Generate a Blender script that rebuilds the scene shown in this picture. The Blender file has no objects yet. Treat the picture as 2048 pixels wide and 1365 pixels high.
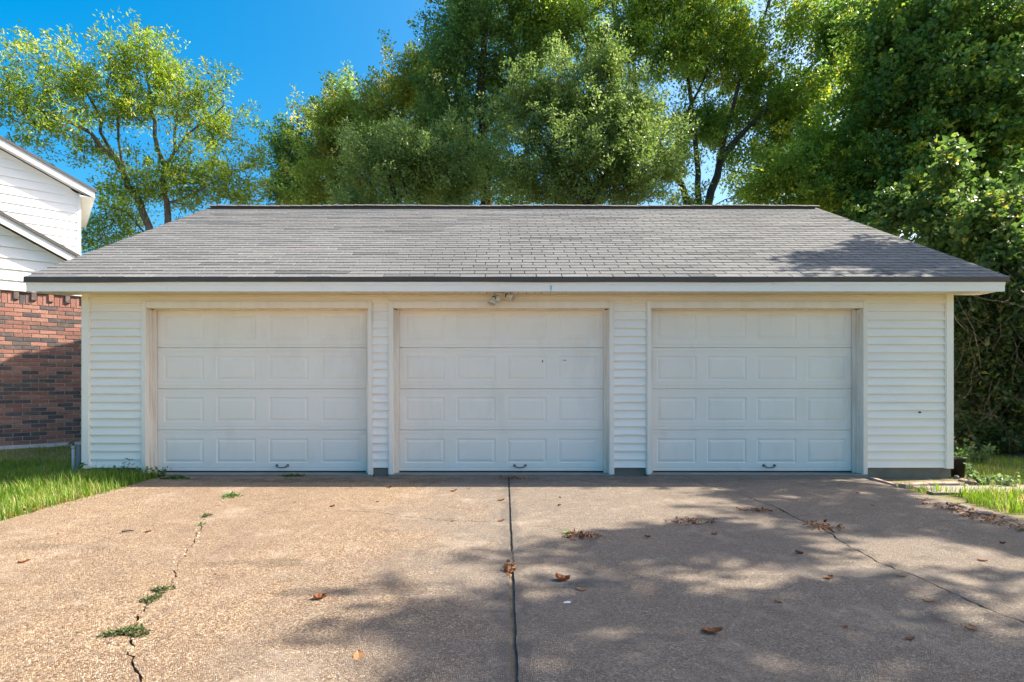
import bpy, bmesh, math, random
import numpy as np
from mathutils import Vector, Matrix

# ------------------------------------------------------------------ camera, sky, sun, exposure
scene = bpy.context.scene
col = scene.collection
FPX, CX, HY, CAMZ = 1078.0, 1012.0, 770.0, 1.17     # focal length, principal column and horizon in photograph pixels
cam_d = bpy.data.cameras.new('camera')
cam = bpy.data.objects.new('camera', cam_d)
col.objects.link(cam)
cam.location = (0, 0, CAMZ)
cam.rotation_euler = (math.radians(90), 0, 0)
cam_d.sensor_width = 36.0
cam_d.lens = FPX / 2048 * 36.0
cam_d.shift_x = (1024 - CX) / 2048
cam_d.shift_y = (HY - 682.5) / 2048
cam_d.clip_start = 0.05
cam_d.clip_end = 3000
scene.camera = cam

SUN = Vector((1.0, 0.17, 0.90)).normalized()
world = bpy.data.worlds.new('World')
scene.world = world
world.use_nodes = True
wn, wl = world.node_tree.nodes, world.node_tree.links
wn.clear()
sky = wn.new('ShaderNodeTexSky')
sky.sky_type = 'NISHITA'
sky.sun_disc = False
sky.sun_elevation = math.asin(SUN.z)
sky.sun_rotation = math.atan2(SUN.x, SUN.y)
sky.altitude = 0
sky.air_density = 1.0
sky.dust_density = 4.3
sky.ozone_density = 2.3
hs = wn.new('ShaderNodeHueSaturation')
hs.inputs['Hue'].default_value = 0.486
hs.inputs['Saturation'].default_value = 1.64
hs.inputs['Value'].default_value = 1.0
bg = wn.new('ShaderNodeBackground')
bg.inputs['Strength'].default_value = 0.106
wo = wn.new('ShaderNodeOutputWorld')
wl.new(sky.outputs[0], hs.inputs['Color'])
wl.new(hs.outputs[0], bg.inputs['Color'])
wl.new(bg.outputs[0], wo.inputs['Surface'])

sun_d = bpy.data.lights.new('sun', 'SUN')
sun_d.energy = 5.0
sun_d.angle = math.radians(0.55)
sun_d.color = (1.0, 0.91, 0.75)
sun_o = bpy.data.objects.new('sun', sun_d)
col.objects.link(sun_o)
sun_o.rotation_euler = SUN.to_track_quat('Z', 'Y').to_euler()
sun_o.location = (20, 3, 20)

vs = scene.view_settings
vs.view_transform = 'Standard'
vs.look = 'None'
vs.gamma = 1.0
vs.exposure = 1.60
vs.use_curve_mapping = False
scene.cycles.use_denoising = True
scene.cycles.max_bounces = 6
scene.cycles.diffuse_bounces = 4
scene.cycles.transparent_max_bounces = 4
scene.cycles.caustics_reflective = False
scene.cycles.caustics_refractive = False

rng = np.random.default_rng(11)
R = random.Random(5)

# ------------------------------------------------------------------ places from the photograph
def P(px, py, D):
    return Vector(((px - CX) / FPX * D, D, CAMZ + (HY - py) / FPX * D))
def G(px, py, z=0.0):
    D = (CAMZ - z) * FPX / (py - HY)
    return ((px - CX) / FPX * D, D)
def wx(px, D=7.0):
    return (px - CX) / FPX * D

# ------------------------------------------------------------------ scene helpers
def tag(o, label=None, cat=None, group=None, kind=None):
    if label: o['label'] = label
    if cat: o['category'] = cat
    if group: o['group'] = group
    if kind: o['kind'] = kind
    return o
def put(o, parent=None):
    col.objects.link(o)
    if parent is not None:
        o.parent = parent
        m = Matrix.Translation(parent.location) if parent.type == 'EMPTY' else Matrix.Identity(4)
        o.matrix_parent_inverse = m.inverted()
    return o
def empty(name, loc, label, cat, group=None):
    e = bpy.data.objects.new(name, None)
    e.empty_display_size = 0.2
    e.location = loc
    col.objects.link(e)
    return tag(e, label, cat, group)
class MB:
    def __init__(s):
        s.v, s.f, s.t = [], [], []
    def add(s, vs_, fs, tone=None):
        b = len(s.v)
        s.v += [tuple(p) for p in vs_]
        s.f += [tuple(b + i for i in f) for f in fs]
        s.t += [0.5 if tone is None else tone] * len(fs)
    def hexa(s, p, tone=None):   # 8 points: bottom ring 0-3, top ring 4-7
        s.add(p, [(3, 2, 1, 0), (4, 5, 6, 7), (0, 1, 5, 4), (1, 2, 6, 5), (2, 3, 7, 6), (3, 0, 4, 7)], tone)
    def box(s, x0, x1, y0, y1, z0, z1, tone=None):
        s.hexa([(x0, y0, z0), (x1, y0, z0), (x1, y1, z0), (x0, y1, z0), (x0, y0, z1), (x1, y0, z1), (x1, y1, z1), (x0, y1, z1)], tone)
    def prism(s, ring_a, ring_b, tone=None):
        n = len(ring_a)
        s.add(list(ring_a) + list(ring_b), [tuple(range(n - 1, -1, -1)), tuple(range(n, 2 * n))] +
              [(i, (i + 1) % n, n + (i + 1) % n, n + i) for i in range(n)], tone)
    def tube(s, pts, rad, n=6, tone=None, cap=True):
        pts = [Vector(p) for p in pts]
        rings, prev = [], None
        for i, p in enumerate(pts):
            d = (pts[min(i + 1, len(pts) - 1)] - pts[max(i - 1, 0)])
            if d.length < 1e-6: d = Vector((0, 0, 1))
            d.normalize()
            if prev is None:
                a = d.orthogonal().normalized()
            else:
                a = prev - d * prev.dot(d)
                a = a.normalized() if a.length > 1e-5 else d.orthogonal().normalized()
            prev = a
            b = d.cross(a)
            r = rad[i] if hasattr(rad, '__len__') else rad
            rings.append([p + (a * math.cos(2 * math.pi * k / n) + b * math.sin(2 * math.pi * k / n)) * r for k in range(n)])
        vs_ = [q for r_ in rings for q in r_]
        fs = [(i * n + k, i * n + (k + 1) % n, (i + 1) * n + (k + 1) % n, (i + 1) * n + k) for i in range(len(rings) - 1) for k in range(n)]
        if cap:
            fs += [tuple(range(n - 1, -1, -1)), tuple((len(rings) - 1) * n + k for k in range(n))]
        s.add(vs_, fs, tone)
    def lathe(s, prof, n=20, at=(0, 0, 0), rot=None, tone=None):   # profile of (radius, height)
        vs_ = []
        for r, h in prof:
            for k in range(n):
                q = Vector((r * math.cos(2 * math.pi * k / n), r * math.sin(2 * math.pi * k / n), h))
                if rot is not None: q = rot @ q
                vs_.append(q + Vector(at))
        fs = [(i * n + k, i * n + (k + 1) % n, (i + 1) * n + (k + 1) % n, (i + 1) * n + k) for i in range(len(prof) - 1) for k in range(n)]
        s.add(vs_, fs, tone)
    def build(s, name, mat, parent=None, smooth=False, tone=False):
        me = bpy.data.meshes.new(name)
        me.from_pydata(s.v, [], s.f)
        me.materials.append(mat)
        if smooth:
            me.polygons.foreach_set('use_smooth', [True] * len(me.polygons))
        if tone:
            a = me.attributes.new('tone', 'FLOAT', 'FACE')
            a.data.foreach_set('value', np.array(s.t, dtype=np.float32))
        return put(bpy.data.objects.new(name, me), parent)
def np_mesh(name, V, F, mat, parent=None, tone=None, smooth=False):   # F: (n,k) equal-sided faces
    me = bpy.data.meshes.new(name)
    n, k = F.shape
    me.vertices.add(len(V)); me.vertices.foreach_set('co', np.ascontiguousarray(V, dtype=np.float32).ravel())
    me.loops.add(n * k); me.loops.foreach_set('vertex_index', np.ascontiguousarray(F, dtype=np.int32).ravel())
    me.polygons.add(n); me.polygons.foreach_set('loop_start', np.arange(0, n * k, k, dtype=np.int32))
    me.update(calc_edges=True)
    me.materials.append(mat)
    if smooth: me.polygons.foreach_set('use_smooth', np.ones(n, dtype=bool))
    if tone is not None:
        a = me.attributes.new('tone', 'FLOAT', 'FACE')
        a.data.foreach_set('value', np.ascontiguousarray(tone, dtype=np.float32))
    return put(bpy.data.objects.new(name, me), parent)

# ------------------------------------------------------------------ material helpers
class NT:
    def __init__(s, name):
        s.m = bpy.data.materials.new(name); s.m.use_nodes = True
        s.n, s.l = s.m.node_tree.nodes, s.m.node_tree.links
        s.p = s.n['Principled BSDF']; s.out = s.n['Material Output']
        s.co = s.n.new('ShaderNodeTexCoord').outputs['Object']
    def sock(s, node, key, val):
        if val is None: return
        if isinstance(val, bpy.types.NodeSocket): s.l.new(val, node.inputs[key])
        else: node.inputs[key].default_value = val
    def noise(s, scale, detail=4, rough=0.55, vec=None, dist=0.0):
        n = s.n.new('ShaderNodeTexNoise')
        n.inputs['Scale'].default_value = scale; n.inputs['Detail'].default_value = detail
        n.inputs['Roughness'].default_value = rough; n.inputs['Distortion'].default_value = dist
        s.l.new(vec or s.co, n.inputs['Vector'])
        return n.outputs['Fac']
    def vor(s, scale, feat='F1', out='Color', vec=None, rand=1.0):
        n = s.n.new('ShaderNodeTexVoronoi'); n.feature = feat
        n.inputs['Scale'].default_value = scale; n.inputs['Randomness'].default_value = rand
        s.l.new(vec or s.co, n.inputs['Vector'])
        return n.outputs[out]
    def ramp(s, fac, stops, const=False):
        n = s.n.new('ShaderNodeValToRGB')
        if const: n.color_ramp.interpolation = 'CONSTANT'
        e = n.color_ramp.elements
        while len(e) < len(stops): e.new(0.5)
        for i, (p, c) in enumerate(stops):
            e[i].position = p
            e[i].color = (c, c, c, 1) if not hasattr(c, '__len__') else (*c, 1)
        s.l.new(fac, n.inputs['Fac'])
        return n.outputs['Color']
    def mix(s, fac, a, b, mode='MIX'):
        n = s.n.new('ShaderNodeMix'); n.data_type = 'RGBA'; n.blend_type = mode
        def c(v): return (*v, 1) if hasattr(v, '__len__') and len(v) == 3 else v
        s.sock(n, 0, fac); s.sock(n, 6, c(a)); s.sock(n, 7, c(b))
        return n.outputs[2]
    def math(s, op, a, b=None, c=None):
        n = s.n.new('ShaderNodeMath'); n.operation = op
        s.sock(n, 0, a); s.sock(n, 1, b); s.sock(n, 2, c)
        return n.outputs[0]
    def scaled(s, v):
        n = s.n.new('ShaderNodeMapping'); n.inputs['Scale'].default_value = v
        s.l.new(s.co, n.inputs['Vector'])
        return n.outputs[0]
    def bump(s, h, strength=0.3, dist=0.01):
        n = s.n.new('ShaderNodeBump'); n.inputs['Strength'].default_value = strength; n.inputs['Distance'].default_value = dist
        s.l.new(h, n.inputs['Height']); s.l.new(n.outputs[0], s.p.inputs['Normal'])
    def attr(s, name='tone'):
        n = s.n.new('ShaderNodeAttribute'); n.attribute_name = name
        return n.outputs['Fac']
    def xyz(s):
        n = s.n.new('ShaderNodeSeparateXYZ'); s.l.new(s.co, n.inputs[0])
        return n.outputs
    def fin(s, color, rough=0.6, spec=0.4):
        s.sock(s.p, 'Base Color', (*color, 1) if hasattr(color, '__len__') and not isinstance(color, bpy.types.NodeSocket) else color)
        s.sock(s.p, 'Roughness', rough)
        s.p.inputs['Specular IOR Level'].default_value = spec
        return s.m

def painted(name, base, dirt, amount=0.35, rough=0.5, scale=2.5, streak=(1, 1, 1), bump=0.05):
    t = NT(name)
    v = t.scaled(streak)
    n1 = t.noise(scale, 6, 0.65, v)
    n2 = t.noise(scale * 14, 3, 0.6, v)
    f = t.math('MULTIPLY', t.ramp(n1, [(0.42, 0.0), (0.75, 1.0)]), amount)
    c = t.mix(f, base, dirt)
    c = t.mix(t.math('MULTIPLY', t.ramp(n2, [(0.62, 0.0), (0.78, 1.0)]), amount * 0.5), c, dirt)
    t.bump(t.noise(60, 3), bump, 0.004)
    return t.fin(c, rough)
def plain(name, base, rough=0.6, var=0.25, scale=8, metal=0.0, bump=0.1):
    t = NT(name)
    n = t.noise(scale, 4)
    c = t.mix(n, tuple(b * (1 - var) for b in base), tuple(min(1, b * (1 + var)) for b in base))
    t.p.inputs['Metallic'].default_value = metal
    if bump: t.bump(t.noise(scale * 6, 3), bump, 0.004)
    return t.fin(c, rough)

M = {}
M['vinyl'] = painted('white vinyl siding', (0.90, 0.82, 0.73), (0.64, 0.57, 0.46), 0.22, 0.42, 1.6, (1, 1, 3))
M['trim'] = painted('white painted trim', (0.86, 0.785, 0.69), (0.60, 0.50, 0.39), 0.35, 0.5, 2.2, (3, 3, 0.5))
M['jamb'] = painted('stained door jamb', (0.84, 0.76, 0.66), (0.56, 0.40, 0.27), 0.5, 0.55, 3.0, (5, 5, 0.6))
M['fascia'] = painted('white aluminium fascia', (0.89, 0.83, 0.77), (0.62, 0.58, 0.52), 0.15, 0.4, 1.2)
M['soffit'] = painted('cream vinyl soffit', (0.76, 0.70, 0.60), (0.50, 0.43, 0.33), 0.35, 0.5, 3)
M['dark_metal'] = plain('dark brown metal drip edge', (0.075, 0.058, 0.048), 0.5, 0.3, 5)
M['steel'] = plain('grey steel handle', (0.16, 0.17, 0.18), 0.4, 0.2, 20, 0.6)
M['rubber'] = plain('black rubber seal', (0.015, 0.015, 0.016), 0.8, 0.3, 10)
M['scuff'] = plain('plain dark tone', (0.05, 0.045, 0.04), 0.8, 0.3, 30)  # dark tone for the shaded dents and hole, and the lamp ring
M['blue_mark'] = plain('blue chalk mark', (0.22, 0.45, 0.68), 0.7, 0.3, 60)
M['pvc'] = plain('grey plastic pipe', (0.42, 0.45, 0.46), 0.5, 0.15, 12)
M['pvc_dark'] = plain('dark grey pipe', (0.22, 0.25, 0.28), 0.5, 0.2, 12)
M['brass'] = plain('weathered brass', (0.13, 0.10, 0.06), 0.5, 0.4, 30, 0.6)
M['pot'] = plain('black plastic pot', (0.018, 0.016, 0.015), 0.5, 0.3, 20)
M['lamp_cream'] = plain('aged cream plastic', (0.62, 0.54, 0.42), 0.5, 0.15, 20)
M['lamp_lens'] = plain('dusty glass lens', (0.46, 0.43, 0.36), 0.25, 0.1, 20)
M['house_white'] = painted('white painted lap board', (0.80, 0.80, 0.80), (0.60, 0.58, 0.55), 0.25, 0.55, 1.5, (1, 1, 4))
M['mortar'] = plain('pale mortar', (0.58, 0.52, 0.46), 0.9, 0.15, 30)
M['litter'] = plain('dry brown litter', (0.16, 0.085, 0.045), 0.85, 0.5, 25)
M['paper'] = plain('white paper scrap', (0.75, 0.75, 0.78), 0.8, 0.1, 20)
M['crumb'] = plain('pale concrete crumb', (0.52, 0.44, 0.35), 0.9, 0.3, 40)
M['edging'] = plain('pinkish brick edging', (0.40, 0.26, 0.23), 0.85, 0.3, 9)
M['stone'] = plain('rubble stone', (0.22, 0.19, 0.16), 0.9, 0.35, 12)

def m_door():
    t = NT('white embossed steel door')
    n1 = t.noise(0.9, 5, 0.6)
    n2 = t.noise(2.5, 6, 0.7, t.scaled((1, 1, 0.35)))
    c = t.mix(t.ramp(n1, [(0.35, 0.0), (0.75, 0.55)]), (0.89, 0.81, 0.725), (0.80, 0.71, 0.60))
    c = t.mix(t.math('MULTIPLY', t.ramp(n2, [(0.52, 0.0), (0.78, 1.0)]), 0.32), c, (0.58, 0.50, 0.40))
    sp = t.noise(55, 2, 0.5)
    c = t.mix(t.math('MULTIPLY', t.ramp(sp, [(0.76, 0.0), (0.80, 1.0)]), 0.25), c, (0.30, 0.27, 0.23))
    t.bump(t.noise(22, 4, 0.6, t.scaled((1, 1, 14))), 0.10, 0.004)
    return t.fin(c, 0.42, 0.4)
M['door'] = m_door()

def m_shingle():
    t = NT('grey asphalt shingle')
    base = t.ramp(t.attr(), [(0.0, (0.16, 0.165, 0.175)), (0.35, (0.25, 0.252, 0.26)), (0.7, (0.315, 0.313, 0.312)), (0.97, (0.37, 0.365, 0.36)), (1.0, (0.37, 0.32, 0.32))])
    g = t.noise(160, 2, 0.7)
    c = t.mix(0.55, base, t.ramp(g, [(0.3, 0.10), (0.5, 0.5), (0.72, 0.95)]), 'OVERLAY')
    st = t.noise(0.5, 5, 0.6, t.scaled((1, 0.5, 0.5)))
    c = t.mix(t.math('MULTIPLY', t.ramp(st, [(0.45, 0.0), (0.7, 1.0)]), 0.35), c, (0.15, 0.155, 0.16))
    t.bump(t.noise(220, 2, 0.7), 0.5, 0.004)
    c = t.mix(1.0, c, (0.50, 0.505, 0.515), 'MULTIPLY')
    return t.fin(c, 0.95, 0.2)
M['shingle'] = m_shingle()

def m_brick():
    t = NT('rustic red and charcoal brick')
    base = t.ramp(t.attr(), [(0.0, (0.075, 0.068, 0.072)), (0.22, (0.13, 0.10, 0.095)), (0.30, (0.20, 0.105, 0.085)), (0.6, (0.275, 0.125, 0.098)), (1.0, (0.34, 0.185, 0.145))])
    n = t.noise(14, 5, 0.65)
    c = t.mix(t.math('MULTIPLY', t.ramp(n, [(0.5, 0.0), (0.75, 1.0)]), 0.45), base, (0.36, 0.24, 0.19))
    c = t.mix(t.math('MULTIPLY', t.ramp(t.noise(30, 4), [(0.25, 1.0), (0.45, 0.0)]), 0.6), c, (0.09, 0.06, 0.055))
    t.bump(t.noise(45, 4, 0.7), 0.6, 0.01)
    return t.fin(c, 0.9, 0.2)
M['brick'] = m_brick()

def m_driveway():
    t = NT('exposed aggregate concrete')
    peb = t.vor(125)
    sep = t.n.new('ShaderNodeSeparateColor'); t.l.new(peb, sep.inputs[0])
    dist = t.vor(125, 'DISTANCE_TO_EDGE', 'Distance')
    stones = t.ramp(sep.outputs[0], [(0.0, (0.08, 0.05, 0.035)), (0.16, (0.27, 0.15, 0.085)), (0.42, (0.44, 0.30, 0.18)), (0.68, (0.58, 0.44, 0.30)), (0.86, (0.80, 0.70, 0.56)), (0.93, (0.07, 0.06, 0.06)), (1.0, (0.44, 0.30, 0.20))])
    paste = t.mix(t.noise(30, 3), (0.19, 0.14, 0.10), (0.40, 0.31, 0.225))
    c = t.mix(t.ramp(dist, [(0.02, 0.0), (0.10, 1.0)]), paste, stones)
    big = t.noise(0.55, 5, 0.6)
    c = t.mix(t.math('MULTIPLY', t.ramp(big, [(0.38, 0.0), (0.66, 1.0)]), 0.55), c, (0.31, 0.23, 0.17), 'MIX')
    pur = t.noise(0.85, 6, 0.72, None, 0.6)
    c = t.mix(t.math('MULTIPLY', t.ramp(pur, [(0.55, 0.0), (0.68, 1.0)]), 0.42), c, (0.27, 0.185, 0.165))
    x, y, z = t.xyz()[0:3]
    wob = t.noise(3.0, 6, 0.7)
    # old stains and joint grime, and darker strips along the garage front: x, y, half sizes
    for sx, sy, rx, ry, k in [(0.42, 3.28, 0.40, 0.17, 0.9), (2.25, 3.35, 0.55, 0.11, 0.8), (2.15, 2.72, 0.24, 0.08, 0.85), (2.75, 4.25, 0.38, 0.18, 0.6), (1.85, 4.68, 0.25, 0.13, 0.8), (3.0, 3.1, 0.38, 0.09, 0.85), (-0.5, 6.62, 3.8, 0.22, 0.5), (2.7, 6.75, 1.6, 0.1, 0.3), (0.035, 2.0, 0.10, 9.0, 0.55), (-0.9, 3.05, 0.5, 0.07, 0.5), (0.6, 2.5, 0.3, 0.05, 0.5), (-3.3, 3.9, 0.55, 0.10, 0.3), (-1.6, 3.55, 0.5, 0.08, 0.35)]:
        dx = t.math('DIVIDE', t.math('SUBTRACT', x, sx), rx)
        dy = t.math('DIVIDE', t.math('SUBTRACT', y, sy), ry)
        d = t.math('ADD', t.math('MULTIPLY', dx, dx), t.math('MULTIPLY', dy, dy))
        d = t.math('ADD', d, t.math('MULTIPLY', t.math('SUBTRACT', wob, 0.5), 4.5))
        c = t.mix(t.math('MULTIPLY', t.ramp(d, [(0.35, 1.0), (1.0, 0.0)]), k), c, (0.075, 0.062, 0.056))
    mott = t.noise(7, 6, 0.75)
    c = t.mix(t.math('MULTIPLY', t.ramp(mott, [(0.50, 0.0), (0.70, 1.0)]), 0.45), c, (0.18, 0.13, 0.10))
    grey = t.ramp(t.math('ADD', x, t.math('MULTIPLY', t.noise(1.1, 4, 0.6), 2.4)), [(0.0, 0.0), (1.0, 1.0)])  # greys the right half to imitate the cool tone of tree shade
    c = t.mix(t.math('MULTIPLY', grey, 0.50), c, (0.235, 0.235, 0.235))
    streak = t.noise(1.4, 6, 0.7, t.scaled((1.0, 0.16, 1.0)))
    c = t.mix(t.math('MULTIPLY', t.ramp(streak, [(0.52, 0.0), (0.68, 1.0)]), 0.30), c, (0.19, 0.15, 0.125))
    pale = t.noise(1.7, 5, 0.7)
    c = t.mix(t.math('MULTIPLY', t.ramp(pale, [(0.54, 0.0), (0.68, 1.0)]), 0.45), c, (0.60, 0.50, 0.41))
    scuff = t.noise(5.5, 7, 0.8, None, 0.4)
    c = t.mix(t.math('MULTIPLY', t.ramp(scuff, [(0.57, 0.0), (0.66, 1.0)]), 0.35), c, (0.58, 0.51, 0.45))
    blot = t.noise(2.6, 7, 0.78, None, 0.5)
    c = t.mix(t.math('MULTIPLY', t.ramp(blot, [(0.57, 0.0), (0.64, 1.0)]), 0.40), c, (0.15, 0.11, 0.095))
    h = t.math('ADD', t.ramp(dist, [(0.0, 0.0), (0.35, 1.0)]), t.math('MULTIPLY', sep.outputs[1], 0.6))
    t.bump(h, 1.0, 0.009)
    c = t.mix(1.0, c, (1.0, 0.965, 0.925), 'MULTIPLY')
    return t.fin(c, 0.85, 0.3)
M['driveway'] = m_driveway()
M['joint'] = plain('dirt packed joint', (0.13, 0.105, 0.08), 0.95, 0.7, 18, 0, 0.6)
M['slab'] = plain('weathered grey concrete', (0.24, 0.21, 0.175), 0.9, 0.35, 5, 0, 0.4)
M['foundation'] = plain('mossy concrete footing', (0.19, 0.165, 0.13), 0.9, 0.5, 6, 0, 0.4)
M['house_footing'] = plain('pale painted footing', (0.55, 0.52, 0.50), 0.9, 0.3, 7, 0, 0.5)
def m_ground():
    t = NT('soil and thatch')
    a = t.noise(2.2, 7, 0.7)
    b = t.noise(26, 5, 0.7)
    c = t.mix(a, (0.12, 0.088, 0.057), (0.23, 0.180, 0.115))
    c = t.mix(t.ramp(b, [(0.45, 0.0), (0.7, 0.8)]), c, (0.15, 0.145, 0.06))
    far = t.noise(0.35, 5, 0.65)
    c = t.mix(t.ramp(far, [(0.30, 0.35), (0.6, 0.95)]), c, (0.20, 0.185, 0.085))
    t.bump(b, 0.8, 0.03)
    return t.fin(c, 0.95, 0.15)
M['ground'] = m_ground()
def m_bark(name, a, b):
    t = NT(name)
    n = t.noise(9, 6, 0.7, t.scaled((1, 1, 0.25)))
    t.bump(n, 0.8, 0.03)
    return t.fin(t.mix(t.ramp(n, [(0.35, 0.0), (0.65, 1.0)]), a, b), 0.9, 0.2)
M['bark'] = m_bark('grey brown bark', (0.075, 0.058, 0.045), (0.17, 0.14, 0.115))
M['bark_dark'] = m_bark('dark bark', (0.04, 0.032, 0.026), (0.10, 0.08, 0.065))
M['twig'] = m_bark('dry grey twig', (0.08, 0.062, 0.045), (0.20, 0.165, 0.125))
def m_leaf(name, stops, transl=0.38, rough=0.42, spec=0.5, patch=None, red=0.86, gain=1.4):
    t = NT(name)
    tone = t.attr()
    stops = [(p_, (q[0] * red * gain, q[1] * gain, q[2] * gain)) for p_, q in stops]
    c = t.ramp(tone, stops)
    if patch:
        c = t.mix(t.math('MULTIPLY', t.ramp(t.noise(0.55, 3), [(0.5, 0.0), (0.66, 1.0)]), patch[1]), c, patch[0])
    t.fin(c, rough, spec)
    tr = t.n.new('ShaderNodeBsdfTranslucent')
    hsv = t.n.new('ShaderNodeHueSaturation')
    hsv.inputs['Hue'].default_value = 0.485; hsv.inputs['Saturation'].default_value = 1.1; hsv.inputs['Value'].default_value = 1.8
    t.l.new(c, hsv.inputs['Color']); t.l.new(hsv.outputs[0], tr.inputs['Color'])
    mx = t.n.new('ShaderNodeMixShader'); mx.inputs[0].default_value = transl
    t.l.new(t.p.outputs[0], mx.inputs[1]); t.l.new(tr.outputs[0], mx.inputs[2]); t.l.new(mx.outputs[0], t.out.inputs['Surface'])
    return t.m
M['leaf_ash'] = m_leaf('yellow green leaf', [(0.0, (0.09, 0.13, 0.018)), (0.5, (0.19, 0.225, 0.028)), (0.85, (0.28, 0.29, 0.04)), (1.0, (0.33, 0.27, 0.06))], 0.45, 0.42, 0.5, None, 0.78, 1.25)
M['leaf_dark'] = m_leaf('dark oak leaf', [(0.0, (0.034, 0.062, 0.020)), (0.6, (0.066, 0.110, 0.028)), (1.0, (0.105, 0.155, 0.038))], 0.38, 0.45, 0.45, None, 0.88, 2.0)
M['leaf_lime'] = m_leaf('light green leaf', [(0.0, (0.075, 0.115, 0.020)), (0.6, (0.15, 0.19, 0.032)), (0.9, (0.24, 0.25, 0.05)), (1.0, (0.36, 0.29, 0.07))], 0.40, 0.42, 0.5, ((0.36, 0.26, 0.07), 0.5), 0.92, 1.6)
M['leaf_oak'] = m_leaf('glossy oak leaf', [(0.0, (0.055, 0.092, 0.024)), (0.6, (0.105, 0.150, 0.040)), (1.0, (0.17, 0.21, 0.075))], 0.36, 0.42, 0.5, None, 0.92, 1.6)
M['leaf_canopy'] = m_leaf('canopy leaf', [(0.0, (0.045, 0.080, 0.016)), (0.6, (0.088, 0.132, 0.025)), (0.92, (0.16, 0.195, 0.032)), (1.0, (0.30, 0.26, 0.035))], 0.47, 0.42, 0.45, None, 0.9, 2.15)
M['leaf_vine'] = m_leaf('vine leaf', [(0.0, (0.045, 0.090, 0.024)), (0.6, (0.085, 0.150, 0.036)), (0.93, (0.15, 0.215, 0.042)), (1.0, (0.34, 0.33, 0.05))], 0.42, 0.42, 0.45, None, 0.92, 1.42)
M['leaf_thicket'] = m_leaf('thicket leaf', [(0.0, (0.04, 0.080, 0.022)), (0.6, (0.075, 0.130, 0.034)), (0.95, (0.13, 0.185, 0.042)), (1.0, (0.30, 0.28, 0.05))], 0.40, 0.45, 0.4, None, 0.92, 1.12)
M['leaf_under'] = m_leaf('undergrowth leaf', [(0.0, (0.03, 0.055, 0.018)), (0.7, (0.06, 0.10, 0.028)), (0.95, (0.10, 0.14, 0.035)), (1.0, (0.26, 0.22, 0.05))], 0.38, 0.45, 0.4, None, 0.95, 1.0)  # leaf colour darkened to imitate the shadow in the undergrowth
M['leaf_weed'] = m_leaf('weed leaf', [(0.0, (0.035, 0.075, 0.018)), (1.0, (0.09, 0.15, 0.035))], 0.35, 0.5, 0.4)
M['leaf_pale'] = m_leaf('pale shrub leaf', [(0.0, (0.07, 0.11, 0.04)), (1.0, (0.17, 0.22, 0.09))], 0.35, 0.5, 0.4)
M['moss'] = m_leaf('grey green spurge', [(0.0, (0.04, 0.05, 0.02)), (0.7, (0.085, 0.095, 0.035)), (1.0, (0.14, 0.10, 0.05))], 0.2, 0.7, 0.2)
M['grass'] = m_leaf('grass blade', [(0.0, (0.06, 0.13, 0.014)), (0.6, (0.125, 0.215, 0.026)), (0.94, (0.21, 0.27, 0.05)), (0.97, (0.33, 0.27, 0.11)), (1.0, (0.40, 0.32, 0.17))], 0.42, 0.5, 0.35, None, 1.0, 1.12)
M['dry_leaf'] = m_leaf('dry brown leaf', [(0.0, (0.10, 0.035, 0.015)), (0.5, (0.20, 0.085, 0.035)), (1.0, (0.34, 0.20, 0.10))], 0.15, 0.7, 0.2, None, 1.0, 1.0)
M['green_leaf'] = m_leaf('fallen green leaf', [(0.0, (0.16, 0.22, 0.04)), (1.0, (0.20, 0.26, 0.05))], 0.2, 0.6, 0.3)

# ------------------------------------------------------------------ ground and driveway
GZ, DZ = -0.05, -0.005
def ground():
    n = 60
    g = np.sinh(np.linspace(-4.2, 4.2, n)) / math.sinh(4.2) * 1500
    V = np.array([(x, y + 8, GZ) for y in g for x in g])
    V[:, 2] += np.where((np.abs(V[:, 0]) < 6) & (V[:, 1] < 9) & (V[:, 1] > -8), 0, 0.0)
    i, j = np.meshgrid(np.arange(n - 1), np.arange(n - 1), indexing='ij')
    a = (i * n + j).ravel()
    F = np.stack([a, a + 1, a + n + 1, a + n], 1)
    return tag(np_mesh('ground', V, F, M['ground']), kind='structure')
ground()

def jag(pts, seed, amp, step=0.035):
    r = np.random.default_rng(seed)
    out = [np.array(pts[0])]
    for a, b in zip(pts[:-1], pts[1:]):
        a, b = np.array(a), np.array(b)
        L = np.linalg.norm(b - a); n = max(2, int(L / step))
        d = (b - a) / L; nn = np.array([-d[1], d[0]])
        walk = np.cumsum(r.normal(0, 1, n)); walk -= np.linspace(0, walk[-1], n)
        walk = walk / (np.abs(walk).max() + 1e-6) * amp * min(1, L)
        for k in range(1, n + 1):
            p = a + (b - a) * k / n
            if k < n: p = p + nn * (walk[k] + r.normal(0, amp * 0.22))
            out.append(p)
    return np.array(out)
def sides(line, wfun, seed):
    r = np.random.default_rng(seed)
    d = np.gradient(line, axis=0); d /= np.linalg.norm(d, axis=1)[:, None] + 1e-9
    nn = np.stack([-d[:, 1], d[:, 0]], 1)
    w = np.array([wfun(p) for p in line]) * r.uniform(0.45, 1.6, len(line))
    e1, e2 = r.normal(0, 0.002, len(line)), r.normal(0, 0.002, len(line))
    return line + nn * (w / 2 + e1)[:, None], line - nn * (w / 2 + e2)[:, None]
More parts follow.
